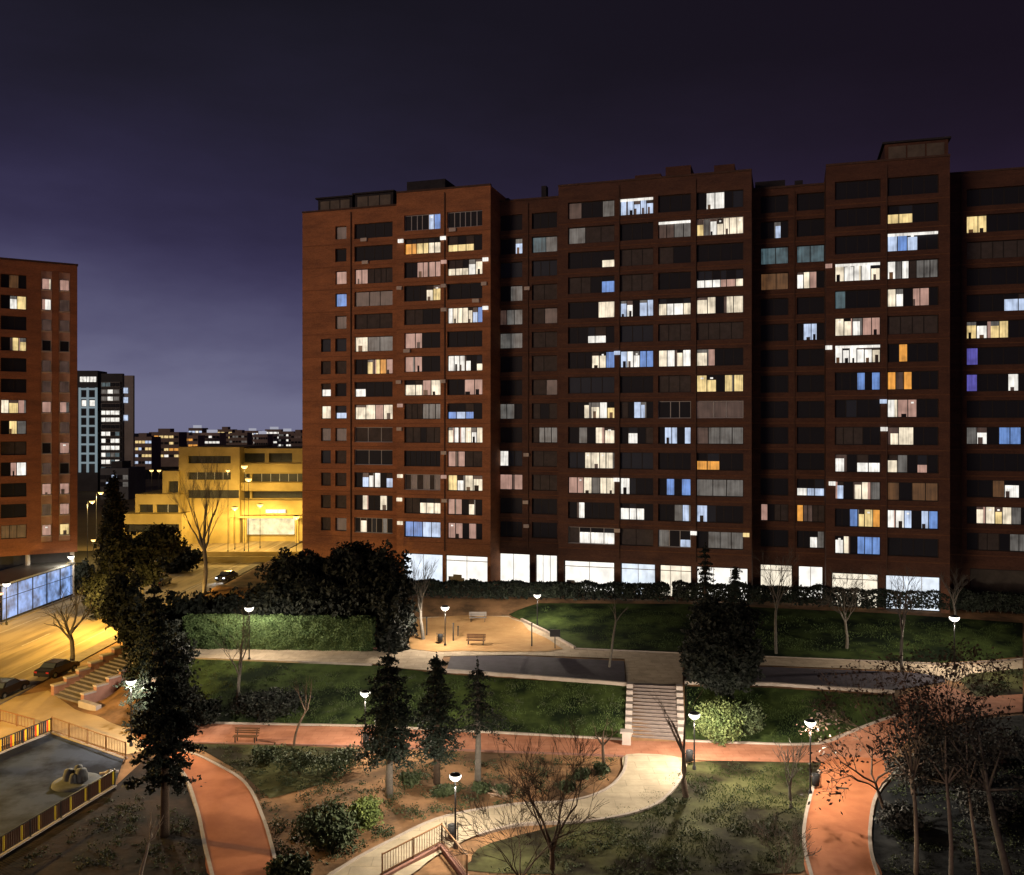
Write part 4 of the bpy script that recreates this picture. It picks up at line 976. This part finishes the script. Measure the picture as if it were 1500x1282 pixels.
        for j in range(9):
            a = rnd.uniform(0,6.28); q = rnd.uniform(.3,2.1); c = Vector((pts[4].x+math.cos(a)*q, math.sin(a)*q+.5, hh*rnd.uniform(.55,1.0)))
            t.tube([pts[3], (pts[3]+c)/2, c], [r*.5, r*.3, .03], 5); bl.append((tuple(c), (1.05,1.05,.75)))
        t.build('trunk', M_barkp if i != 3 else M_barkg, root, True)
        cr = MB(); blob_leaves(cr, bl, 1000, .11, rnd, .05); cr.build('crown', L_olive, root)
    for i, (px, py, w_, h_, lab) in enumerate(((1330,1150,90,60,'dark olive bush at the top of the lower right grove'),(1400,1130,110,64,'wide dark olive bush beneath the thin brown-leaved tree'),
                       (1470,1110,100,60,'greyish olive bush at the right edge below the pink path'),(1320,1215,80,60,'dark olive bush beside the middle of the rust track'),(1430,1200,120,80,'big dark olive bush in the middle of the lower right grove'))):
        bush(px, py, w_, h_*.7, lab, L_olive, 2200, .11, 80+i, 'olive bushes at lower right')
    # bushes of the near garden
    bush(540, 1215, 62, 46, 'bright yellow-green rounded bush below the promenade', leafmat('leaf_bright', (.15,.19,.05), (.06,.09,.03)), 9000, .09, 33)
    bush(478, 1240, 110, 58, 'wide dark green bush left of the bright yellow-green one', L_scrub, 8000, .11, 34)
    bush(430, 1290, 80, 40, 'dark bush at the bottom edge beside the left rust track', L_scrub, 5000, .12, 35)
    for i, (px, py, w_, h_, lab) in enumerate(((440,1135,100,42,'broad dark scrub bush below the bench'),(500,1130,80,36,'dark scrub bush under the left lamp of the promenade'),(395,1118,60,26,'low scrub beside the left rust track'),
              (705,1160,40,16,'low round shrub at the foot of the thinnest conifer'),(738,1162,30,14,'small round shrub right of the thinnest conifer'),(655,1165,50,18,'low shrub at the foot of the middle conifer'),
              (855,1142,34,16,'small green shrub beside the inner edge of the curved path'),(882,1132,30,14,'small green shrub nearest the curved path bend'),(830,1160,36,16,'round green shrub left of the curved path bend'),(600,1150,44,20,'low shrub right of the tallest conifer'))):
        bush(px, py, w_, h_, lab, L_scrub, 1800, .10, 90+i, 'low shrubs of the near garden')
    # scattered ground cover nobody could count
    rnd = random.Random(99); mb = MB()
    n = 0
    regions = [([(300,1095),(910,1112),(880,1150),(820,1170),(640,1195),(500,1260),(420,1285),(395,1200),(360,1145)],520),([(1005,1122),(1190,1122),(1176,1180),(1172,1284),(720,1284),(880,1205),(975,1175)],230),
               ([(1300,1130),(1500,1060),(1500,1284),(1292,1284),(1282,1200)],200),([(20,1270),(170,1165),(270,1180),(290,1284)],110),([(1400,988),(1498,983),(1498,1015),(1435,1018)],60),([(300,968),(915,1010),(915,1078),(300,1056)],260)]
    def inpoly(x, y, P):
        c = False; j = len(P)-1
        for i in range(len(P)):
            if (P[i][1] > y) != (P[j][1] > y) and x < (P[j][0]-P[i][0])*(y-P[i][1])/(P[j][1]-P[i][1])+P[i][0]: c = not c
            j = i
        return c
    for P, k in regions:
        xs = [p[0] for p in P]; ys = [p[1] for p in P]; c = 0; tries = 0
        while c < k and tries < k*20:
            tries += 1; x = rnd.uniform(min(xs), max(xs)); y = rnd.uniform(min(ys), max(ys))
            if not inpoly(x, y, P): continue
            if noise.noise(Vector((x*.03, y*.05, 1))) < -.12: continue
            g = G(x, y); c += 1; r = rnd.uniform(.12,.45)
            for _ in range(int(26*r/.3)):
                p = g+Vector((rnd.gauss(0,r*.6), rnd.gauss(0,r*.6), abs(rnd.gauss(.05,r*.35)))); leaf(mb, p, .07, rnd)
    tag(mb.build('ground_cover', L_scrub), 'patchy low ground cover and tufts over the garden earth', 'ground cover', kind='stuff')
make_plants()
def lawn_tufts():
    rnd = random.Random(5); mb = MB()
    quads = [((272,966),(915,1006),(915,1080),(275,1056)),((1006,1008),(1300,1020),(1200,1086),(1006,1082)),((790,890),(1490,915),(1490,958),(850,950)),((1010,1120),(1190,1120),(1170,1280),(760,1270))]
    for P, n in zip(quads, (9000,3500,8000,9000)):
        W_ = [G(*p) for p in P]
        for _ in range(n):
            a, b = rnd.random(), rnd.random(); q = (W_[0]*(1-a)+W_[1]*a)*(1-b)+(W_[3]*(1-a)+W_[2]*a)*b
            if noise.noise(Vector((q.x*.5, q.y*.5, 2))) < -.1: continue
            z = h(q.x, q.y)+.06; hh = rnd.uniform(.05,.13); dx, dy = rnd.uniform(-.07,.07), rnd.uniform(-.05,.05)
            mb.face([(q.x-.02,q.y,z-.03),(q.x+.02,q.y+.01,z-.03),(q.x+dx,q.y+dy,z+hh)])
    tag(mb.build('grass', leafmat('grass_blade', (.075,.115,.03), (.03,.05,.015))), 'short uneven grass tufts standing on the park lawns', 'grass', kind='stuff')
lawn_tufts()

# ------------------------------------------------------------------ lamps
LAMPC = (1.0, .86, .66)
PWR = {'amber lamp left of the lit shop of the yellow building': 4, 'amber lamp directly above the lit shop of the yellow building': 3.2, 'bright lamp at the brick gable end of the yellow building': 4,
 'amber road lamp glowing through the dark trees above the left stairs': 7, 'tall amber road lamp assumed out of view at the near left of the road': 6.5,
 'left one of the two yellow glowing road lamps under the grey high-rise': 2.5, 'right one of the two yellow glowing road lamps under the grey high-rise': 2.5}
def lamp_proto(ht, style=0):
    pole = MB(); 
    pole.lathe((0,0,0), [(.13,-.1),(.13,.25),(.075,.32),(.06,.5),(.045,ht-.25),(.06,ht-.2),(.10,ht-.16)], 10)
    return pole
def batwing(ld):
    # road optics: the reflector sends more light sideways than straight down, so the ground is lit evenly
    ld.use_nodes = True; nt = ld.node_tree; N = nt.nodes; L = nt.links; em = N.get('Emission') or N.new('ShaderNodeEmission')
    tc = N.new('ShaderNodeTexCoord'); sp = N.new('ShaderNodeSeparateXYZ'); L.new(tc.outputs['Normal'], sp.inputs[0])
    a = N.new('ShaderNodeMath'); a.operation = 'ABSOLUTE'; L.new(sp.outputs['Z'], a.inputs[0])
    m = N.new('ShaderNodeMath'); m.operation = 'MAXIMUM'; m.inputs[1].default_value = .34; L.new(a.outputs[0], m.inputs[0])
    p = N.new('ShaderNodeMath'); p.operation = 'POWER'; p.inputs[1].default_value = -1.25; L.new(m.outputs[0], p.inputs[0])
    q = N.new('ShaderNodeMath'); q.operation = 'MULTIPLY'; q.inputs[1].default_value = .36; L.new(p.outputs[0], q.inputs[0])
    # the cap shades everything above the bowl's rim
    c = N.new('ShaderNodeMapRange'); c.inputs['From Min'].default_value = -.14; c.inputs['From Max'].default_value = .16; c.inputs['To Min'].default_value = 1.0; c.inputs['To Max'].default_value = .10
    L.new(sp.outputs['Z'], c.inputs['Value']); r = N.new('ShaderNodeMath'); r.operation = 'MULTIPLY'; L.new(q.outputs[0], r.inputs[0]); L.new(c.outputs[0], r.inputs[1])
    L.new(r.outputs[0], em.inputs['Strength'])
def street_lamp(px, py, phead, label, power=900, bin_=False, col=LAMPC, name='street_lamp', r=.36, group='park lamps', off=(0,0), pm=None, world=None, tilt=0):
    g = world or G(px, py); ht = (py-phead)*g.y/F if world is None else phead
    root = empty(name, tuple(g), tilt, label, 'lamp', group)
    arm = off[0]
    p = MB(); p.lathe((0,0,0), [(.13,-.1),(.13,.25),(.075,.32),(.06,.5),(.045,ht-.3)], 10)
    if arm: p.tube([(0,0,ht-.35),(arm*.3,0,ht+.12),(arm,0,ht+.22)], [.045,.035,.035], 6)
    else: p.lathe((0,0,0), [(.045,ht-.3),(.10,ht-.22)], 10)
    p.build('pole', pm or M_metal, root, True)
    hd = MB(); c = (arm,0,ht)
    hd.lathe(c, [(.02,-r*.78),(r*.5,-r*.72),(r*.85,-r*.42),(r*1.0,-.05),(r*1.02,.05)], 16); hd.lathe(c, [(r*1.02,.05),(r*.92,r*.22)], 16)
    hd.build('lamp_bowl', emat('lamp_bowl_%s' % ('w' if col == LAMPC else 'o'), (1,.95,.82) if col == LAMPC else (1,.62,.18), 3.0), root, True)
    cap = MB(); cap.lathe((arm,0,ht), [(r*.95,r*.2),(r*.8,r*.42),(r*.3,r*.55),(.01,r*.58)], 16); cap.build('cap', M_metal, root, True)
    ld = bpy.data.lights.new('lamp_light', 'POINT'); ld.energy = power*(8.8 if name == 'street_lamp' else PWR.get(label, 2.6)); ld.color = col; ld.shadow_soft_size = .14; batwing(ld)
    lo = bpy.data.objects.new('lamp_light', ld); C.objects.link(lo); lo.parent = root; lo.location = (arm, 0, ht-r*.78-.28)
    if bin_: pass
    return root
def litter_bin(px, py, label, s=1.):
    g = G(px, py); root = empty('litter_bin', tuple(g), 0, label, 'bin', 'dark litter bins')
    b = MB(); b.lathe((0,0,.25), [(.02,0),(.2,0),(.25,.05),(.27,.75),(.24,.76),(.2,.6)], 12); b.build('bin_body', M_metal, root, True)
    p = MB(); p.tube([(-.34,0,-.1),(-.34,0,1.15)], .03, 6); p.tube([(.34,0,-.1),(.34,0,1.15)], .03, 6); p.bar((-.34,0,.8),(.34,0,.8),.04,.04); p.build('bin_stand', M_metal, root)
LP = [(365,968,891,'park lamp beside the clipped hedge on the left upper path',650,.40), (652,947,890,'park lamp on the sandy playground behind the bench',620,.40),
      (787,918,872,'park lamp at the crest of the slope above the playground',420,.36), (1398,982,905,'park lamp on the right upper path before the hedge',620,.42),
      (1017,1128,1047,'park lamp at the foot of the central stairs',950,.40), (535,1108,1015,'park lamp on the promenade beside the tallest conifer',850,.36),
      (667,1243,1137,'nearest park lamp, beside the curved cream path and railing',800,.34), (1187,1165,1058,'park lamp beside the top of the right rust track',850,.36),
      (192,1094,998,'park lamp at the left stairs half hidden by the dark conifer',900,.36)]
for px, py, ph, lab, pw, rr_ in LP: street_lamp(px, py, ph, lab, pw, r=rr_)
for px, py, lab in ((645,944,'litter bin beside the playground lamp'),(536,1094,'litter bin at the foot of the promenade lamp near the conifers'),(662,1234,'litter bin beside the nearest park lamp at the railing'),
                    (1010,1120,'litter bin left of the lamp at the foot of the central stairs'),(1195,1156,'litter bin beside the lamp at the rust track')): litter_bin(px, py, lab)
SOD = (1.0, .68, .22)
def road_lamp(x, y, ht, label, power, arm=1.2, col=SOD, r=.42): return street_lamp(0, 0, ht, label, power, col=col, name='road_lamp', r=r, group='road lamps', off=(arm,0), world=Vector((x, y, .1)))
def atpx(px, Y): return (px-CX)/F*Y
road_lamp(-45.2, 104, 5.2, 'amber road lamp glowing through the dark trees above the left stairs', 3200, arm=-1.4, col=(1.0,.60,.13))
road_lamp(atpx(128,150), 150, 11.6, 'left one of the two yellow glowing road lamps under the grey high-rise', 3800, arm=.8)
road_lamp(atpx(141,158), 158, 12.5, 'right one of the two yellow glowing road lamps under the grey high-rise', 3800, arm=.8)
road_lamp(atpx(137,165), 165, 3.2, 'low amber lamp beside the road behind the cypress', 900, arm=0.)
road_lamp(atpx(154,140), 140, 10.2, 'slim white road lamp just left of the dark cypress', 1400, arm=0., col=LAMPC, r=.42)
road_lamp(-46.2, 62, 8.5, 'tall amber road lamp assumed out of view at the near left of the road', 4200, arm=-1.6, col=(1.0,.60,.13))  # unseen lamp past the left edge, added on assumption to light the near road
for px, Y, z, lab, pw in ((344,176,8.2,'amber lamp left of the lit shop of the yellow building',3600),(381,178,8.6,'amber lamp directly above the lit shop of the yellow building',3400),(358,174,16.5,'tall lamp before the balconies of the yellow building, highest of them',3000),
                      (364,170,14.2,'lamp just below the tall lamp before the balconies of the yellow building',2600),(334,172,15.8,'small white lamp before the window bands of the yellow building',1400),(434,170,7.0,'bright lamp at the brick gable end of the yellow building',2200)):
    x = atpx(px, Y); road_lamp(x, Y, z, lab, pw, arm=0., r=.6 if pw > 2000 else .4)
for a, lab in ((222,'left lamp of the far pair beyond the stepped yellow wing'),(233,'right lamp of the far pair beyond the stepped yellow wing')):
    road_lamp(atpx(a,240), 240, 12.6, lab, 600, arm=0., r=.5)
for x, y, z, lab in ((atpx(104,124), 124, 6.0, 'white lamp under the right corner of the left brick tower'),(-61.8,108.5,4.9,'white lamp at the left end of the blue glass pavilion')):
    road_lamp(x, y, z, lab, 700, arm=0., col=(.8,.9,1.0) if False else LAMPC, r=.42)

# ------------------------------------------------------------------ stairs
def central_stairs():
    a0 = G(926,1084); b0 = G(993,1085); yT = G(926,1004).y; yB = a0.y
    x0, x1 = a0.x, b0.x
    root = empty('staircase', ((x0+x1)/2, yB, 0), R(-9.0), 'wide stone staircase in the middle joining the promenade and the upper plaza', 'stairs')
    n = 15; w = (x1-x0)/2; run = yT-yB
    s = MB()
    for i in range(n):
        z1 = ZT*(i+1)/n+.07; y0 = run*i/n; s.box(-w, w, y0, run+.3, ZT*i/n-.3 if i == 0 else ZT*i/n+.071, z1)
    s.build('steps', M_step, root)
    for i in range(n):
        q = MB(); q.box(-w+.02, w-.02, run*i/n-.04, run*i/n+.14, ZT*(i+1)/n+.075, ZT*(i+1)/n+.10); q.build('step_nosing', mat('nosing', (.30,.245,.225), .8, 3, .25), root)
    for sg in (-1, 1):
        q = MB(); m = 8
        for i in range(m):
            xx = sorted((sg*(w+.02), sg*(w+.55))); q.box(xx[0], xx[1], run*i/m+(.0 if i == 0 else .003), run*(i+1)/m, -.3, ZT*(i+1)/m+.22)
        q.build('side_wall', M_conc, root)
    # end pier
    q = MB(); q.box(-w-.7, -w-.05, -1.6, -1.0, -.2, .95); q.box(-w-.85,-w+.1,-1.7,-.9,.953,1.05); q.build('pier', M_conc, root)
central_stairs()
def left_stairs():
    p0 = Vector((-39.3, 78.4, 0)); d = Vector((.55,.835,0)).normalized(); r = Vector((d.y,-d.x,0)); ang = math.atan2(d.y, d.x)-math.pi/2
    root = empty('staircase', tuple(p0), ang, 'stone staircase with stepped red side walls, at left below the dark trees', 'stairs')
    L = 8.2; n = 17; w = 2.1; H = 2.9; s = MB()
    for i in range(n): s.box(-w, w, L*i/n, L+1, -.3 if i == 0 else H*i/n+.001, H*(i+1)/n)
    s.build('steps', mat('dark_steps', (.16,.14,.14), .9, 2, .3), root)
    for sg in (-1, 1):
        m = 7
        for i in range(m):
            q = MB(); x0, x1 = sorted((sg*(w+.02), sg*(w+.5))); q.box(x0, x1, L*i/m+.003, L*(i+1)/m, -.3, H*(i+1)/m+.45)
            wl = q.build('side_wall', M_stone, root)
            c = MB(); c.box(x0-.06, x1+.06, L*i/m-.04, L*(i+1)/m-.05, H*(i+1)/m+.455, H*(i+1)/m+.60); c.build('coping', M_conc, wl)
    q = MB(); q.box(w+.55, w+3.2, -.55, -.05, -.2, .55); q.build('low_wall', M_conc, root)
left_stairs()

# ------------------------------------------------------------------ railings, fences
def railing(pts, label, hgt=1.15, m=M_fence, gap=.22, slat=None, name='railing', plinth=True, w=.05):
    pts = [Vector(p) for p in pts]; root = empty(name, tuple(pts[0]), 0, label, 'fence'); o = pts[0]
    for a, b in zip(pts, pts[1:]):
        a = a-o; b = b-o; L = (b-a).length; d = (b-a)/L; up = Vector((0,0,1))
        rl = MB(); rl.bar(a+up*hgt, b+up*hgt, .07, .06); rl.bar(a+up*.18, b+up*.18, .05, .05); rl.build('rail', m, root)
        n = int(L/gap); bars = MB(); cols = {}
        for i in range(1, n):
            p = a+(b-a)*i/n
            if slat:
                cm = slat[i % len(slat)]; cols.setdefault(cm, MB()).bar(p+up*.2, p+up*(hgt-.04), .10, .025)
            else: bars.bar(p+up*.2, p+up*(hgt-.04), .028, .028)
        if slat:
            for cm, q in cols.items():
                if cm in ('slat_dark','slat_rust'): q.build('slat_panel', MATS[cm], root); continue
                for k_ in range(len(q.f)//6):
                    e = MB(); e.v = q.v[k_*8:k_*8+8]; e.f = [tuple(i for i in f) for f in q.f[:6]]; e.m = [0]*6; e.build('slat', MATS[cm], root)
        else: bars.build('bars', m, root)
        k = max(1, int(L/2.2)); ps = MB()
        for i in range(k+1): p = a+(b-a)*i/k; ps.bar(p-up*.2, p+up*(hgt+.06), .08, .08)
        ps.build('posts', m, root)
        if plinth:
            q = MB(); q.bar(a+up*.02, b+up*.02, .3, .16); q.build('plinth', M_conc, root)
    return root
mat('slat_yellow', (.75,.62,.05), .5); mat('slat_red', (.60,.07,.04), .5); mat('slat_dark', (.03,.035,.07), .6); mat('slat_rust', (.09,.05,.035), .7)
railing([G(75,1073), G(-60,1130)], 'court fence with yellow, red and dark blue upright slats at the left edge', 1.1, M_metal, .19, ['slat_dark','slat_yellow','slat_red','slat_dark','slat_dark','slat_rust'], 'fence')
railing([G(76,1073), G(184,1112)], 'brown barred railing between the pale plaza and the dark court', 1.2, mat('tan_rail', (.19,.105,.055), .7), .2)
railing([G(168,1152), G(-60,1292)], 'dark low fence with widely spaced yellow slats along the near side of the court', 1.1, M_metal, .17, ['slat_rust','slat_yellow']+['slat_rust']*6, 'fence')
railing([G(0,1058), G(50,1072)], 'faint thin railing at the left edge beyond the coloured court fence', 1.0, M_fence, .4, plinth=False)
def front_ramp():
    a, b, c = G(560,1290), G(647,1243), G(684,1292)
    railing([a+Vector((0,0,.25)), b+Vector((0,0,.25)), c+Vector((0,0,.25))], 'barred railing coming to a corner beside the cream path at the bottom edge', 1.15, mat('tan_rail', (.34,.2,.11)), .2, plinth=False)
    w = empty('retaining_wall', tuple(a), 0, 'brown retaining wall under the cornered railing at the bottom edge', 'wall'); q = MB()
    q.bar(Vector((0,0,-.0)), b-a, .35, .62); q.build('wall_panel', M_stone, w); q = MB(); q.bar(b-a+Vector((0,0,-.0)), c-a, .35, .62); q.build('wall_panel', M_stone, w)
front_ramp()

# ------------------------------------------------------------------ benches, signs, play things
def bench(px, py, rz, label, m=M_wood, wpx=None):
    g = G(px, py)+Vector((0,0,.1)); root = empty('bench', tuple(g), rz, label, 'bench', 'park benches'); L = 1.9
    s = MB()
    for i in range(4): s.box(-L/2, L/2, -.28+i*.14, -.17+i*.14, .44, .48)
    s.build('seat', m, root)
    b = MB()
    for i in range(3): b.box(-L/2, L/2, .30+i*.04, .34+i*.04, .56+i*.15, .68+i*.15)
    b.build('backrest', m, root)
    for x in (-.75, .75):
        l = MB(); l.bar((x,-.22,0),(x,-.22,.44),.07,.07); l.bar((x,.24,0),(x,.26,.46),.07,.07); l.bar((x,-.26,.40),(x,.28,.40),.06,.06); l.bar((x,.26,.44),(x,.44,.98),.06,.05); l.build('leg', M_metal, root)
bench(697, 946, R(-4), 'wooden bench on the sandy playground')
bench(360, 1089, R(-3), 'wooden bench on the left promenade above the scrub')
bench(700, 912, R(2), 'grey bench at the back of the playground before the dark hedge', mat('grey_plank', (.2,.18,.17), .8))
def sign(px, py, ptop, label):
    g = G(px, py); ht = (py-ptop)*g.y/F; root = empty('notice_board', tuple(g), 0, label, 'sign')
    p = MB(); p.tube([(0,0,-.2),(0,0,ht)], .05, 8); p.build('post', M_metal, root); b = MB(); b.box(-.5,.5,-.06,.0,ht-.05,ht+.65); b.build('board', mat('board_grey', (.05,.05,.055), .6), root)
sign(813, 951, 932, 'small dark square notice board on a post between playground and slope')
def post(px, py, ptop, label):
    g = G(px, py); ht = (py-ptop)*g.y/F; root = empty('bollard', tuple(g), 0, label, 'post', 'thin dark posts in the playground'); p = MB(); p.tube([(0,0,-.1),(0,0,ht)], [.07,.06], 8); p.build('post', M_metal, root); c = MB(); c.lathe((0,0,ht), [(.09,0),(.09,.06),(.02,.1)], 8); c.build('cap', M_metal, root)
for px, py, pt, lab in ((625,932,905,'thin dark post left of the playground lamp'),(664,940,914,'thin dark post right of the playground lamp'),(671,933,918,'short dark post near the back bench'),(779,948,914,'leaning dark post at the edge of the grass slope')): post(px, py, pt, lab)
def play_rock():
    g = G(112,1148); root = empty('play_sculpture', tuple(g+Vector((0,0,.05))), 0, 'pale grey play sculpture of rounded blocks on a disc in the dark court', 'play sculpture'); m = mat('grey_cement', (.11,.115,.125), .8, 2, .3)
    d = MB(); d.lathe((0,0,0), [(1.55,0),(1.5,.14),(1.2,.2),(.02,.2)], 22); d.build('disc', m, root, True)
    for i, (x, y, r, hh) in enumerate(((-.55,.1,.38,.75),(.0,.3,.32,.95),(.35,-.05,.42,.85),(.0,-.35,.3,.6))):
        q = MB(); q.lathe((x,y,.18), [(r*1.1,0),(r,hh*.5),(r*.75,hh*.9),(.02,hh)], 10); q.build('block', m, root, True)
    r2 = empty('spring_rider', tuple(G(160,1148)), .4, 'small pale play rider near the right end of the dark court', 'play equipment')
    q = MB(); q.tube([(0,0,0),(0,0,.45)], .09, 8); q.build('spring', M_metalg, r2); q = MB(); q.lathe((0,0,.45), [(.1,0),(.35,.1),(.3,.35),(.05,.5)], 10); q.bar((-.6,0,.75),(.6,0,.75),.14,.14); q.build('rider_body', M_conc, r2, True)
play_rock()

# ------------------------------------------------------------------ cars
CARBODY = mat('car_paint_black', (.012,.012,.014), .22, spec=.6)
def make_car(x, y, rz, label, lit=False, paint=CARBODY, body='car'):
    root = empty('car', (x, y, .01), rz, label, 'car', 'dark cars on the yellow lit road')
    prof = [(-2.15,.35),(-2.15,.72),(-2.05,.88),(-1.45,.98),(-.95,1.38),(.35,1.43),(1.0,1.0),(1.85,.86),(2.13,.66),(2.15,.35)]
    b = MB(); n = len(prof)
    def ring(w, s=1.): return [(p[0], w*(1-(.18 if p[1] > 1.1 else (.06 if p[1] > .9 else 0))), p[1]) for p in prof]
    l, r_ = ring(-.86), ring(.86); base_ = len(b.v); b.v += l+r_
    for i in range(n):
        j = (i+1) % n; b.f.append((i, j, n+j, n+i)); b.m.append(0)
    b.f.append(tuple(range(n))[::-1]); b.m.append(0); b.f.append(tuple(range(n,2*n))); b.m.append(0)
    b.build('body', paint, root)
    g = MB()
    for sg in (-1, 1):
        g.face([(-1.25,sg*.835,1.0),(.75,sg*.835,1.0),(.28,sg*.735,1.36),(-.88,sg*.735,1.33)])
    g.face([(.42,-.66,1.40),(.42,.66,1.40),(.97,.76,1.04),(.97,-.76,1.04)]); g.face([(-1.02,-.66,1.35),(-1.02,.66,1.35),(-1.43,.76,1.01),(-1.43,-.76,1.01)])
    for i, f in enumerate(g.v): g.v[i] = (f[0]*1.0, f[1]*1.015, f[2]+.012)
    g.build('window', WM['n'], root)
    for sx in (-1.32, 1.35):
        for sg in (-1, 1):
            q = MB(); q.tube([(sx, sg*.70, .32),(sx, sg*.89, .32)], .32, 14); w = q.build('wheel', mat('tyre', (.015,.015,.015), .9), root)
            q = MB(); q.tube([(sx, sg*.885, .32),(sx, sg*.905, .32)], .19, 10); q.build('rim', M_metalg, w)
    for sg in (-1, 1):
        q = MB(); q.box(2.10, 2.17, sg*.62-.16, sg*.62+.16, .60, .74); q.build('headlight', emat('headlight_on', (.85,.92,1), 4) if lit else M_metalg, root)
        q = MB(); q.box(-2.17, -2.11, sg*.64-.14, sg*.64+.14, .66, .80); q.build('tail_light', mat('tail_red', (.3,.02,.02), .3), root)
        if lit:
            sp = bpy.data.lights.new('headlight_beam', 'SPOT'); sp.energy = 260; sp.spot_size = R(60); sp.color = (.9,.95,1); sp.shadow_soft_size = .08
            so_ = bpy.data.objects.new('headlight_beam', sp); C.objects.link(so_); so_.parent = root; so_.location = (2.25, sg*.62, .66); so_.rotation_euler = (0, R(-80), 0)
    return root
def carpx(px, py, rz, label, lit=False):
    x, y = pl(px, py, 0); make_car(x, y, rz, label, lit)
carpx(84, 988, R(78), 'black parked car beside the thick forked bare tree')
carpx(8, 1018, R(84), 'black parked car cut off by the left edge of the picture')
carpx(236, 857, R(90), 'small dark car on the far lane of the road left of the tall bare tree')
carpx(332, 850, R(-100), 'dark car with its white headlights on, right of the tall bare tree', True)
